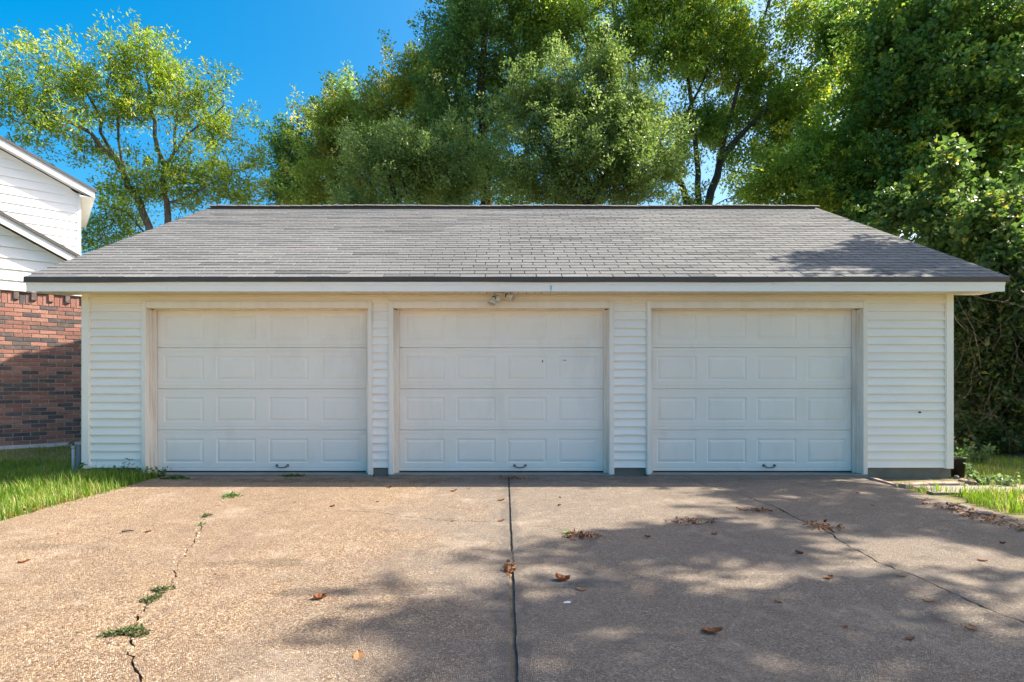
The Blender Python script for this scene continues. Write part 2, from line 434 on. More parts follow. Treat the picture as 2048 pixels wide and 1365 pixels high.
def slab(poly, parent, name='concrete_slab', top=DZ, depth=0.06):
    bm = bmesh.new()
    vs_ = [bm.verts.new((p[0], p[1], top)) for p in poly]
    f = bm.faces.new(vs_)
    ex = bmesh.ops.extrude_face_region(bm, geom=[f])
    bmesh.ops.translate(bm, vec=(0, 0, -depth), verts=[v for v in ex['geom'] if isinstance(v, bmesh.types.BMVert)])
    bmesh.ops.recalc_face_normals(bm, faces=bm.faces)
    bmesh.ops.triangulate(bm, faces=[q for q in bm.faces if len(q.verts) > 4])
    me = bpy.data.meshes.new(name); bm.to_mesh(me); bm.free()
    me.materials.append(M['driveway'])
    return put(bpy.data.objects.new(name, me), parent)
YT, YB = 6.93, -14.0
driveway = tag(empty('driveway', (0, 3, 0), None, None), kind='structure')
JX, JW = 0.035, 0.015
lc_px = [(478, 985), (452, 1000), (405, 1025), (403, 1055), (388, 1082), (370, 1105), (348, 1140), (345, 1166), (325, 1180), (308, 1197), (288, 1218), (268, 1246), (262, 1280), (256, 1310), (268, 1335), (282, 1365)]
lc = [(-2.75, YT)] + [G(*p, DZ) for p in lc_px] + [(-1.30, 1.0), (-1.15, -2.0), (-1.2, YB)]
LC = jag(lc, 3, 0.035)
La, Lb = sides(LC, lambda p: 0.0085 if p[1] < 5.4 else 0.003, 4)
k_tc = int(np.argmin(np.abs(LC[:, 1] - 5.25)))
tc = [tuple(LC[k_tc])] + [G(*p, DZ) for p in [(520, 1012), (640, 1018), (760, 1026), (830, 1036), (900, 1042), (960, 1043)]] + [(JX - JW, G(1010, 1043, DZ)[1])]
TC = jag(tc, 6, 0.012)
Ta, Tb = sides(TC, lambda p: 0.007 if p[0] > -1.6 else 0.0025, 7)
rc_px = [(1372, 953), (1410, 970), (1470, 985), (1510, 1000), (1545, 1012), (1600, 1040), (1650, 1060), (1700, 1095), (1770, 1130), (1850, 1160), (1900, 1185), (1980, 1220), (2048, 1245)]
rc = [(2.30, YT)] + [G(*p, DZ) for p in rc_px[1:]] + [(2.66, 1.0), (2.8, -2), (2.7, YB)]
RC = jag(rc, 9, 0.022)
Ra, Rb = sides(RC, lambda p: 0.012, 10)
# which side is which: the left-hand normal of a line running towards the camera points to +x
lo, hi = (La, Lb) if La[:, 0].mean() < Lb[:, 0].mean() else (Lb, La)
tu, td = (Ta, Tb) if Ta[:, 1].mean() > Tb[:, 1].mean() else (Tb, Ta)
rl, rr = (Ra, Rb) if Ra[:, 0].mean() < Rb[:, 0].mean() else (Rb, Ra)
def edge_line(x, y0, y1, seed, amp=0.05):
    return jag([(x, y0), (x + 0.06, (y0 + y1) / 2), (x, y1)], seed, amp, 0.09)
def joint_edge(sgn, y0, y1, seed):
    r = np.random.default_rng(seed)
    ys = np.linspace(y0, y1, max(3, int(abs(y1 - y0) / 0.05)))
    return np.stack([JX + sgn * (JW + r.normal(0, 0.0022, len(ys)) - np.where(ys > 4.3, 0.004, 0.0)), ys], 1)
le = edge_line(-4.42, YB, YT, 21)
re = edge_line(4.47, YB, YT, 22)
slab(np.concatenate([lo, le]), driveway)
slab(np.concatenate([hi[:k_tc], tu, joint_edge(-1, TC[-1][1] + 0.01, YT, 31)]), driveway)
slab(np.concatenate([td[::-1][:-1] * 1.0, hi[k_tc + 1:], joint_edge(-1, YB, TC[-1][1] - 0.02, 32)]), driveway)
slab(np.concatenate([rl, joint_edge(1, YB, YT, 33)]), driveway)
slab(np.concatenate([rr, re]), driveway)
b = MB()
b.box(JX - 0.02, JX + 0.02, 3.40, 3.82, -0.04, -0.009)
b.build('joint_filler', M['driveway'], driveway)
b = MB(); b.box(JX - 0.03, JX + 0.03, YB, YT, -0.06, -0.020)
b.build('joint_bed', M['joint'], driveway)

# concrete path on the right, beyond the driveway
b = MB()
b.prism([(4.72, 5.95, -0.06), (7.6, 6.05, -0.06), (7.6, 6.42, -0.06), (4.78, 6.36, -0.06)], [(4.72, 5.95, -0.022), (7.6, 6.05, -0.022), (7.6, 6.42, -0.022), (4.78, 6.36, -0.022)])
tag(b.build('path', M['slab']), kind='structure')

# ------------------------------------------------------------------ garage
GX0, GX1, WY = -5.487, 5.786, 7.0
garage = empty('garage', (0.15, WY, 0), 'long white triple garage with grey shingle roof and three panelled doors', 'garage')
DOORS = [(wx(287), wx(745)), (wx(779), wx(1226)), (wx(1293), wx(1731))]   # outer edges of the casings
CW = 0.052
b = MB()
b.box(GX0 + 0.03, GX1 - 0.03, 7.17, 14.63, -0.3, 0.012)
b.build('floor_slab', M['slab'], garage)
for a, c in DOORS:
    b = MB(); b.box(a + .004, c - .004, 6.935, 7.168, -0.3, 0.014); b.build('door_threshold', M['slab'], garage)
segs = [(-5.487, DOORS[0][0]), (DOORS[0][1], DOORS[1][0]), (DOORS[1][1], DOORS[2][0]), (DOORS[2][1], 5.786)]
for a, c in segs:
    b = MB(); b.box(a + 0.012, c - 0.012, 7.005, 7.16, -0.1, 0.13)
    b.build('footing', M['foundation'], garage)
# sheathing behind the boards
b = MB()
for a, c in segs:
    b.box(a + 0.02, c - 0.02, 7.022, 7.17, 0.10, 2.36)
b.box(GX0 + 0.02, GX1 - 0.02, 7.024, 7.168, 2.17, 2.355)
b.build('wall', M['vinyl'], garage)
PIT, Z0 = 0.1065, 0.10
def board(x0, x1, k, top=None):
    z0, z1 = Z0 + k * PIT, Z0 + (k + 1) * PIT - 0.001
    j = R.uniform(-0.0012, 0.0012)
    m = MB()
    m.add([(x0, 6.976 + j, z0 - 0.004), (x1, 6.976 + j, z0 - 0.004), (x1, 6.977 + j, z0 + 0.006), (x0, 6.977 + j, z0 + 0.006), (x0, 6.999, z1), (x1, 6.999, z1),
           (x0, 7.021, z0 - 0.004), (x1, 7.021, z0 - 0.004), (x1, 7.021, z1), (x0, 7.021, z1)],
          [(0, 1, 2, 3), (3, 2, 5, 4), (6, 0, 3, 4, 9), (1, 7, 8, 5, 2), (7, 6, 9, 8), (1, 0, 6, 7), (4, 5, 8, 9)])
    return m.build('siding_board', M['vinyl'], garage)
for i, (a, c) in enumerate(segs):
    xa = a + (0.090 if i == 0 else 0.004)
    xc = c - (0.090 if i == 3 else 0.004)
    for k in range(0, 20):
        board(xa, xc, k)
hx = [GX0 + 0.09, -3.1, -1.55, 1.12, 1.62, 4.0, GX1 - 0.09]
for a, c in zip(hx[:-1], hx[1:]):
    board(a + 0.001, c - 0.001, 20)
for x0, x1 in ((GX0, GX0 + 0.091), (GX1 - 0.091, GX1)):
    b = MB()
    b.prism([(x0, 6.966, 0.085), (x1, 6.966, 0.085), (x1, 7.06, 0.085), (x0, 7.06, 0.085)], [(x0, 6.966, 2.34), (x1, 6.966, 2.34), (x1, 7.06, 2.34), (x0, 7.06, 2.34)])
    xm = x1 if x0 == GX0 else x0
    b.box(min(xm, xm + (0.012 if x0 == GX0 else -0.012)), max(xm, xm + (0.012 if x0 == GX0 else -0.012)), 6.974, 7.02, 0.087, 2.338)
    b.build('corner_post', M['vinyl'], garage)
# side and back walls, lapped boards in one mesh each (not in the photograph)
def lapped_wall(p0, p1, out, z1, name):
    m = MB()
    p0, p1, out = Vector(p0), Vector(p1), Vector(out)
    n = int((z1 - Z0) / PIT)
    for k in range(n):
        a, c = Z0 + k * PIT, Z0 + (k + 1) * PIT
        m.hexa([p0 + out * .016 + Vector((0, 0, a)), p1 + out * .016 + Vector((0, 0, a)), p1 - out * .03 + Vector((0, 0, a)), p0 - out * .03 + Vector((0, 0, a)),
                p0 + out * .002 + Vector((0, 0, c)), p1 + out * .002 + Vector((0, 0, c)), p1 - out * .03 + Vector((0, 0, c)), p0 - out * .03 + Vector((0, 0, c))])
    return m
EY, EZ, RY_, SL = 6.69, 2.505, 10.83, 0.534
RZ = EZ + (RY_ - EY) * SL
BY = 14.66
for sgn, x in ((-1, GX0), (1, GX1)):
    m = lapped_wall((x - sgn * 0.018, 7.06, 0), (x - sgn * 0.018, BY - 0.02, 0), (sgn, 0, 0), 2.4, 'side_wall')
    zt = lambda y: EZ + (min(y, 2 * RY_ - y) - EY) * SL - 0.16
    x0, x1 = x - sgn * 0.06, x - sgn * 0.012
    m.prism([(x0, 7.06, 2.3), (x0, BY, 2.3), (x0, BY, zt(BY)), (x0, RY_, zt(RY_)), (x0, 7.06, zt(7.06))], [(x1, 7.06, 2.3), (x1, BY, 2.3), (x1, BY, zt(BY)), (x1, RY_, zt(RY_)), (x1, 7.06, zt(7.06))])
    m.build('side_wall', M['vinyl'], garage)
lapped_wall((GX0 + 0.03, BY, 0), (GX1 - 0.03, BY, 0), (0, 1, 0), 2.4, 'back_wall').build('back_wall', M['vinyl'], garage)

# doors
SECZ = [0.026, 0.57, 1.115, 1.66, 2.205]
DY = 7.125
def door(x0, x1, hx_px):
    xa, xb = x0 + CW + 0.050, x1 - CW - 0.050
    m = MB(); m.box(xa - 0.03, xb + 0.03, DY + 0.018, DY + 0.045, 0.03, 2.22)
    d = m.build('garage_door', M['door'], garage)
    d['label'] = 'white sectional garage door with four rows of raised panels'
    W = (xb - xa) / 4
    for s in range(4):
        z0, z1 = SECZ[s] + 0.0015, SECZ[s + 1] - 0.0015
        zc = (z0 + z1) / 2 + 0.004
        hz0, hz1 = zc - 0.165, zc + 0.158
        rows = [(z0, .010), (z0 + .007, 0), (z0 + .036, 0), (z0 + .041, .0045), (z0 + .046, 0), (hz0, 0), (hz1, 0), (z1 - .050, 0), (z1 - .045, .0045), (z1 - .040, 0), (z1 - .007, 0), (z1, .010)]
        xs = [xa]
        for k in range(4):
            c = xa + W * (k + .5)
            xs += [c - 0.262, c + 0.262]
        xs.append(xb)
        m = MB()
        nx = len(xs)
        vs_ = [(x, DY + y, z) for z, y in rows for x in xs]
        fs = []
        for i in range(len(rows) - 1):
            for j in range(nx - 1):
                if i == 5 and j % 2 == 1: continue
                fs.append((i * nx + j, i * nx + j + 1, (i + 1) * nx + j + 1, (i + 1) * nx + j))
        m.add(vs_, fs)
        for k in range(4):                       # stamped frame round each panel
            c = xa + W * (k + .5)
            A = [(c - .262, hz0), (c + .262, hz0), (c + .262, hz1), (c - .262, hz1)]
            B = [(c - .247, hz0 + .015), (c + .247, hz0 + .015), (c + .247, hz1 - .015), (c - .247, hz1 - .015)]
            v = [(p[0], DY, p[1]) for p in A] + [(p[0], DY + .0075, p[1]) for p in B]
            m.add(v, [(i, (i + 1) % 4, 4 + (i + 1) % 4, 4 + i) for i in range(4)])
            q = MB()
            C = [(c - .210, hz0 + .050), (c + .210, hz0 + .050), (c + .210, hz1 - .050), (c - .210, hz1 - .050)]
            v = [(p[0], DY + .0073, p[1]) for p in B] + [(p[0], DY - .001, p[1]) for p in C]
            q.add(v, [(i, (i + 1) % 4, 4 + (i + 1) % 4, 4 + i) for i in range(4)] + [(4, 5, 6, 7)])
            q.build('raised_panel', M['door'], d)
        m.box(xa, xb, DY + .010, DY + .017, z0, z1)
        m.build('door_section', M['door'], d)
    m = MB(); m.box(xa - 0.01, xb + 0.01, DY + 0.004, DY + 0.04, 0.008, 0.027)
    m.build('bottom_seal', M['rubber'], d)
    hx0 = wx(hx_px, DY)
    m = MB()
    path = [(hx0 - .072, DY - .004, .105), (hx0 - .07, DY - .028, .10), (hx0 - .045, DY - .038, .083), (hx0, DY - .040, .079), (hx0 + .045, DY - .038, .083), (hx0 + .07, DY - .028, .10), (hx0 + .072, DY - .004, .105)]
    m.tube(path, [.012, .010, .008, .008, .008, .010, .012], 8)
    for sg in (-1, 1):
        m.lathe([(0, -.001), (.017, -.001), (.017, .006), (.012, .009), (0, .009)], 12, (hx0 + sg * .072, DY - .001, .105), Matrix.Rotation(math.radians(90), 3, 'X'))
    m.build('handle', M['steel'], d, True)
    # casing, jamb and stop
    zt = 2.163
    for (a, c) in ((x0, x0 + CW), (x1 - CW, x1)):
        m = MB()
        inner = c if a == x0 else a
        outer = a if a == x0 else c
        sg = 1 if a == x0 else -1
        m.box(a, c, 6.960, 7.03, -0.004, zt + CW + 0.032)
        m.box(min(outer - sg * .012, outer - sg * .001), max(outer - sg * .012, outer - sg * .001), 6.975, 7.03, 0.012, zt + CW + 0.02)
        m.build('door_casing', M['trim'], garage)
        m = MB()
        e = inner + sg * 0.0
        m.box(min(e, e - sg * .03), max(e, e - sg * .03), 7.031, 7.16, -0.002, zt + .03)
        m.box(min(e - sg * .004, e + sg * .018), max(e - sg * .004, e + sg * .018), 7.045, 7.085, -0.001, zt - .012)
        m.box(min(e - sg * .003, e + sg * .052), max(e - sg * .003, e + sg * .052), 7.086, 7.120, -0.0015, zt - .011)
        m.build('door_jamb', M['jamb'], garage)
    m = MB()
    m.box(x0 + CW + .001, x1 - CW - .001, 6.963, 7.03, zt, zt + CW + .030)
    m.box(x0 - .012, x1 + .012, 6.972, 7.029, zt + CW + .033, zt + CW + .045)
    m.build('door_head', M['trim'], garage)
    m = MB()
    m.box(x0 + CW + .03, x1 - CW - .03, 7.031, 7.16, zt + .002, zt + .028)
    m.box(x0 + CW + .031, x1 - CW - .031, 7.087, 7.119, zt - .010, zt + .004)
    m.build('head_jamb', M['jamb'], garage)
    return d
d1 = door(*DOORS[0], 565)
d2 = door(*DOORS[1], 1040)
d3 = door(*DOORS[2], 1538)
d1['label'] = 'white sectional garage door nearest the brick house'
d2['label'] = 'white sectional garage door with two small dark dents, under the floodlight'
d3['label'] = 'white sectional garage door nearest the trees'
for px, py, w, h in ((1085, 723, .010, .022), (1129, 721, .030, .006)):
    b = MB(); x, z = wx(px, DY), CAMZ + (HY - py) / FPX * DY
    b.prism([(x - w, DY - .004, z), (x, DY - .004, z - h * .8), (x + w, DY - .004, z - h * .2), (x + w * .3, DY - .004, z + h)], [(x - w, DY - .0012, z), (x, DY - .0012, z - h * .8), (x + w, DY - .0012, z - h * .2), (x + w * .3, DY - .0012, z + h)])
    b.build('dent_mark', M['scuff'], d2)  # dark patch painted for the shade in a dent
b = MB(); x, z = wx(1838), CAMZ + (HY - 825) / FPX * 7
b.prism([(x + .014 * math.cos(k), 6.978, z + .012 * math.sin(k)) for k in np.linspace(0, 5.2, 6)], [(x + .014 * math.cos(k), 6.99, z + .012 * math.sin(k)) for k in np.linspace(0, 5.2, 6)])
b.build('hole_mark', M['scuff'], garage)  # dark disc painted for the unlit inside of a hole

# eave: soffit boards, fascia, drip edge
FX0, FX1 = wx(52, EY), wx(2010, EY)
x = FX0 + 0.03
while x < FX1 - 0.04:
    w = 0.1015
    b = MB()
    j = R.uniform(-.0015, .0015)
    b.box(x, min(x + w - .007, FX1 - .03), 6.722, 7.03, 2.3385 + j, 2.352)
    b.build('soffit_board', M['soffit'], garage)
    x += w
b = MB(); b.box(FX0 + .03, FX1 - .03, 6.722, 7.03, 2.354, 2.36); b.build('soffit_backing', M['dark_metal'], garage)
b = MB(); b.box(GX0 + .092, GX1 - .092, 6.975, 7.02, 2.312, 2.3365); b.build('frieze_trim', M['soffit'], garage)
fj = [FX0, wx(335, EY), wx(645, EY), wx(1102, EY), wx(1546, EY), FX1]
for a, c in zip(fj[:-1], fj[1:]):
    b = MB()
    a2, c2 = a + .001, c - .001
    b.prism([(a2, 6.690, 2.330), (a2, 6.720, 2.330), (a2, 6.720, 2.446), (a2, 6.682, 2.446), (a2, 6.682, 2.412), (a2, 6.690, 2.404)], [(c2, 6.690, 2.330), (c2, 6.720, 2.330), (c2, 6.720, 2.446), (c2, 6.682, 2.446), (c2, 6.682, 2.412), (c2, 6.690, 2.404)])
    b.build('fascia_board', M['fascia'], garage)
b = MB(); xm = wx(1102, EY)
b.prism([(xm - .012, 6.6885, 2.40), (xm + .010, 6.6885, 2.40), (xm + .006, 6.6885, 2.335), (xm - .008, 6.6885, 2.345)], [(xm - .012, 6.691, 2.40), (xm + .010, 6.691, 2.40), (xm + .006, 6.691, 2.335), (xm - .008, 6.691, 2.345)])
b.build('paint_mark', M['blue_mark'], garage)
RX0, RX1 = wx(48, EY), wx(2018, EY)
th = math.atan(SL); ct, st_ = math.cos(th), math.sin(th)
def S(x, v, h):     # roof point: across, up the slope, off the slope
    return (x, EY + v * ct - h * st_, EZ + v * st_ + h * ct)
LEN = (RY_ - EY) / ct
b = MB()
NB = 40
for i in range(NB):     # the drip edge sags a little
    xa, xc = RX0 + 0.01 + (RX1 - RX0 - .02) * i / NB, RX0 + .01 + (RX1 - RX0 - .02) * (i + 1) / NB
    sag = lambda x: -0.006 * math.sin(x * 0.9) - 0.004 * math.sin(x * 2.3 + 1)
    za, zc = 2.446 + sag(xa), 2.446 + sag(xc)
    b.add([(xa, 6.668, za), (xc, 6.668, zc), (xc, 6.668, 2.505), (xa, 6.668, 2.505), (xa, 6.684, za), (xc, 6.684, zc)], [(0, 1, 2, 3), (1, 0, 4, 5)])
b.box(RX0 + .01, RX1 - .01, 6.670, 6.72, 2.494, 2.503)
b.build('drip_edge', M['dark_metal'], garage)
b = MB()
for sg in (1,):
    b.hexa([S(RX0 + .015, .03, -.10), S(RX1 - .015, .03, -.10), S(RX1 - .015, LEN, -.10), S(RX0 + .015, LEN, -.10), S(RX0 + .015, .03, -.001), S(RX1 - .015, .03, -.001), S(RX1 - .015, LEN, -.001), S(RX0 + .015, LEN, -.001)])
def Sb(x, v, h):
    q = S(x, v, h); return (q[0], 2 * RY_ - q[1], q[2])
b.hexa([Sb(RX0 + .015, -.02, -.10), Sb(RX1 - .015, -.02, -.10), Sb(RX1 - .015, LEN, -.10), Sb(RX0 + .015, LEN, -.10), Sb(RX0, -.02, .008), Sb(RX1, -.02, .008), Sb(RX1, LEN, .008), Sb(RX0, LEN, .008)])
roof = b.build('roof', M['shingle'], garage)
for x0, x1 in ((RX0 + .03, RX0 + .055), (RX1 - .055, RX1 - .03)):
    for f in (S, Sb):
        b = MB()
        b.hexa([f(x0, .06, -.20), f(x1, .06, -.20), f(x1, LEN, -.20), f(x0, LEN, -.20), f(x0, .06, -.101), f(x1, .06, -.101), f(x1, LEN, -.101), f(x0, LEN, -.101)])
        b.build('rake_board', M['fascia'], garage)
# shingle tabs: the nearest rows one by one, the rest in one part
NR, TABW = 35, 0.318
EXP = (LEN - 0.02) / NR
field = MB()
def tab(m, x0, x1, r, tone):
    g = R.uniform(-.0015, .002)
    v0 = r * EXP - 0.016 + R.uniform(-.004, .004); v1 = (r + 1) * EXP + 0.02
    if r == NR - 1: v1 = LEN
    p = [S(x0, v0, .002), S(x1, v0, .002), S(x1, v1, .0), S(x0, v1, .0), S(x0, v0, .0125 + g), S(x1, v0, .0125 + g), S(x1, v1, .004), S(x0, v1, .004)]
    m.hexa(p, tone)
for r in range(NR):
    off = (r % 2) * TABW / 2 + 0.02 * math.sin(r * 1.3)
    x = RX0 - TABW + off
    k = 0; tone = 0.6
    shift = R.randrange(3)
    while x < RX1:
        if (k + shift) % 3 == 0:
            xx = x / 6.0
            pd = 0.30 if xx < -0.1 else (0.22 if xx < 0.35 else 0.10)
            q = R.random()
            tone = R.uniform(0.05, 0.35) if q < pd else (R.uniform(0.45, 0.80) if q < 0.93 else (R.uniform(.85, .96) if q < .996 else 1.0))
            if R.random() < .45: tone = R.uniform(.55, .78)
        a, c = max(x + .0055, RX0), min(x + TABW - .0055, RX1)
        if R.random() < .12: tone = R.uniform(.3, .8)
        if c - a > 0.03:
            if r < 7:
                m = MB(); tab(m, a, c, r, min(1, max(0, tone + R.uniform(-.06, .06))))
                m.build('shingle', M['shingle'], garage, False, True)
            else:
                tab(field, a, c, r, min(1, max(0, tone + R.uniform(-.06, .06))))
        x += TABW; k += 1
tag(field.build('shingle_field', M['shingle'], garage, False, True), kind='stuff')
b = MB()
b.add([(RX0 + .1, RY_ - .10, RZ + .012), (RX1 - .1, RY_ - .10, RZ + .012), (RX1 - .1, RY_ - .10, RZ - .07), (RX0 + .1, RY_ - .10, RZ - .07),
       (RX0 + .1, RY_ + .10, RZ + .012), (RX1 - .1, RY_ + .10, RZ + .012), (RX1 - .1, RY_ + .10, RZ - .07), (RX0 + .1, RY_ + .10, RZ - .07)], [(0, 3, 2, 1), (4, 5, 6, 7), (0, 1, 5, 4), (0, 4, 7, 3), (1, 2, 6, 5)])
b.build('ridge_vent', M['dark_metal'], garage)
x = RX0 + 0.02; k = 0
while x < RX1 - .1:
    w = 0.232
    b = MB()
    j = 0.006 * math.sin(x * 1.7) + R.uniform(-.003, .003)
    pr = [(-.135, -.004), (-.06, .036), (0, .050), (.06, .036), (.135, -.004)]
    lowr = [(y, z - .010) for y, z in pr]
    ringa = [(x, RY_ + y, RZ + .016 + z + j) for y, z in pr] + [(x, RY_ + y, RZ + .016 + z + j) for y, z in lowr[::-1]]
    ringb = [(x + w, RY_ + y, RZ + .009 + z + j) for y, z in pr] + [(x + w, RY_ + y, RZ + .009 + z + j) for y, z in lowr[::-1]]
    n = 10
    b.add(ringa + ringb, [(0, 1, 8, 9), (1, 2, 7, 8), (2, 3, 6, 7), (3, 4, 5, 6), (19, 18, 11, 10), (18, 17, 12, 11), (17, 16, 13, 12), (16, 15, 14, 13)] + [(i, n + i, n + (i + 1) % n, (i + 1) % n) for i in range(n)], R.uniform(.5, .8))
    b.build('ridge_cap', M['shingle'], garage, False, True)
    x += 0.21; k += 1

# twin floodlight under the eave
fl = empty('floodlight', (wx(998, 6.86), 6.86, 2.335), 'aged cream twin floodlight with motion sensor under the garage eave', 'floodlight')
fx = fl.location.x
b = MB(); b.lathe([(0, 0), (.062, 0), (.062, -.018), (.05, -.026), (0, -.028)], 20, (fx, 6.86, 2.337)); b.build('base_plate', M['lamp_cream'], fl, True)
def head(at, d, name):
    d = Vector(d).normalized(); q = d.to_track_quat('Z', 'Y').to_matrix()
    m = MB(); m.lathe([(0, 0), (.020, 0), (.024, .012), (.024, .05), (.030, .06), (.046, .095), (.052, .125), (.050, .126), (.044, .100)], 20, at, q)
    h = m.build('lamp_head', M['lamp_cream'], fl, True)
    m = MB(); m.lathe([(.0, .100), (.025, .104), (.046, .112)][::-1], 20, at, q); m.build('lamp_lens', M['lamp_lens'], h, True)
    m = MB(); m.lathe([(.0245, .018), (.027, .022), (.027, .030), (.0245, .034)], 16, at, q); m.build('lamp_ring', M['scuff'], h, True)
m = MB(); m.tube([(fx - .03, 6.86, 2.315), (fx - .055, 6.85, 2.30), (fx - .058, 6.845, 2.285)], .011, 8)
m.tube([(fx + .03, 6.86, 2.318), (fx + .06, 6.85, 2.31), (fx + .075, 6.845, 2.306)], .011, 8)
m.build('arm', M['lamp_cream'], fl, True)
head((fx - .055, 6.845, 2.30), (-.35, -.35, -1), 'l')
head((fx + .070, 6.845, 2.312), (1, -.35, -.42), 'r')
b = MB(); b.lathe([(0, 0), (.016, -.002), (.018, -.03), (.030, -.05), (.034, -.075), (.022, -.095), (0, -.10)], 16, (fx - .012, 6.84, 2.318), Matrix.Rotation(math.radians(-18), 3, 'X'))
b.build('sensor', M['lamp_cream'], fl, True)

# ------------------------------------------------------------------ brick house on the left
HA = math.radians(41.0)
HU, HN = Vector((math.cos(HA), math.sin(HA), 0)), Vector((math.sin(HA), -math.cos(HA), 0))
HP = Vector((wx(80, 10.5), 10.5, 0))
def H(s, o, z):
    p = HP + HU * s + HN * o
    return (p.x, p.y, z)
def hp(px, py, off):
    r = Vector(((px - CX) / FPX, 1, (HY - py) / FPX)); o = Vector((0, 0, CAMZ))
    t = (HP + HN * off - o).dot(HN) / r.dot(HN)
    q = o + r * t
    return (q - HP).dot(HU), q.z
def hbox(m, s0, s1, o0, o1, z0, z1, tone=None):
    m.hexa([H(s0, o1, z0), H(s1, o1, z0), H(s1, o0, z0), H(s0, o0, z0), H(s0, o1, z1), H(s1, o1, z1), H(s1, o0, z1), H(s0, o0, z1)], tone)
house = empty('brick_house', H(0, -2, GZ), 'white and red brick house with lapped gables left of the garage', 'house')
SR, SLF = 2.0, -7.5            # right corner and far left of the low wing
LB_, LT = hp(80, 885, 0)[1], 0
CH = 0.0791
ZB = 0.02
NRW = 34
ZS = ZB + NRW * CH            # underside of the soldier course
ZTOP = ZS + 0.235
m = MB()
hbox(m, SLF, SR - .004, -3.6, -0.016, -0.2, ZTOP + 0.02)
m.build('wall_core', M['mortar'], house)
m = MB()
hbox(m, SLF, SR + .012, -3.6, 0.022, -0.25, ZB - .004)
m.build('footing', M['house_footing'], house)
rest = MB()
def brick(m, s0, s1, z0, z1, o, tone):
    c = .004
    m.add([H(s0, -.02, z0), H(s1, -.02, z0), H(s1, -.02, z1), H(s0, -.02, z1), H(s0, o - c, z0), H(s1, o - c, z0), H(s1, o - c, z1), H(s0, o - c, z1), H(s0 + c, o, z0 + c), H(s1 - c, o, z0 + c), H(s1 - c, o, z1 - c), H(s0 + c, o, z1 - c)],
          [(0, 1, 5, 4), (1, 2, 6, 5), (2, 3, 7, 6), (3, 0, 4, 7), (4, 5, 9, 8), (5, 6, 10, 9), (6, 7, 11, 10), (7, 4, 8, 11), (8, 9, 10, 11)], tone)
def btone():
    q = R.random()
    return R.uniform(0, .24) if q < .33 else R.uniform(.30, 1.0)
for r_ in range(NRW):
    z0 = ZB + r_ * CH
    s = SLF + (r_ % 2) * .127 + R.uniform(-.012, .012)
    while s < SR:
        a, c = s + .0065, min(s + .2475, SR)
        if c - a > .03:
            o = R.uniform(-.002, .003)
            if -0.80 < s < 1.10:
                q = MB(); brick(q, a, c, z0 + .0062, z0 + CH - .0062, o, btone()); q.build('brick', M['brick'], house, False, True)
            else:
                brick(rest, a, c, z0 + .0062, z0 + CH - .0062, o, btone())
        s += .254
s = SLF; k = 0
while s < SR:
    near = -0.80 < s < 1.10
    pr = k % 3 == 0
    q = MB() if near else rest
    zt = ZTOP - .004
    if pr: brick(q, s + .005, min(s + .0797, SR), ZS + .005, ZS + .09, 0, R.uniform(.4, 1))
    brick(q, s + .005, min(s + .0797, SR), ZS + (.091 if pr else .005), zt, .030 if pr else R.uniform(-.001, .003), R.uniform(.45, 1) if R.random() < .7 else R.uniform(0.05, .3))
    if near: q.build('brick', M['brick'], house, False, True)
    s += .0847; k += 1
tag(rest.build('brick_field', M['brick'], house, False, True), kind='stuff')

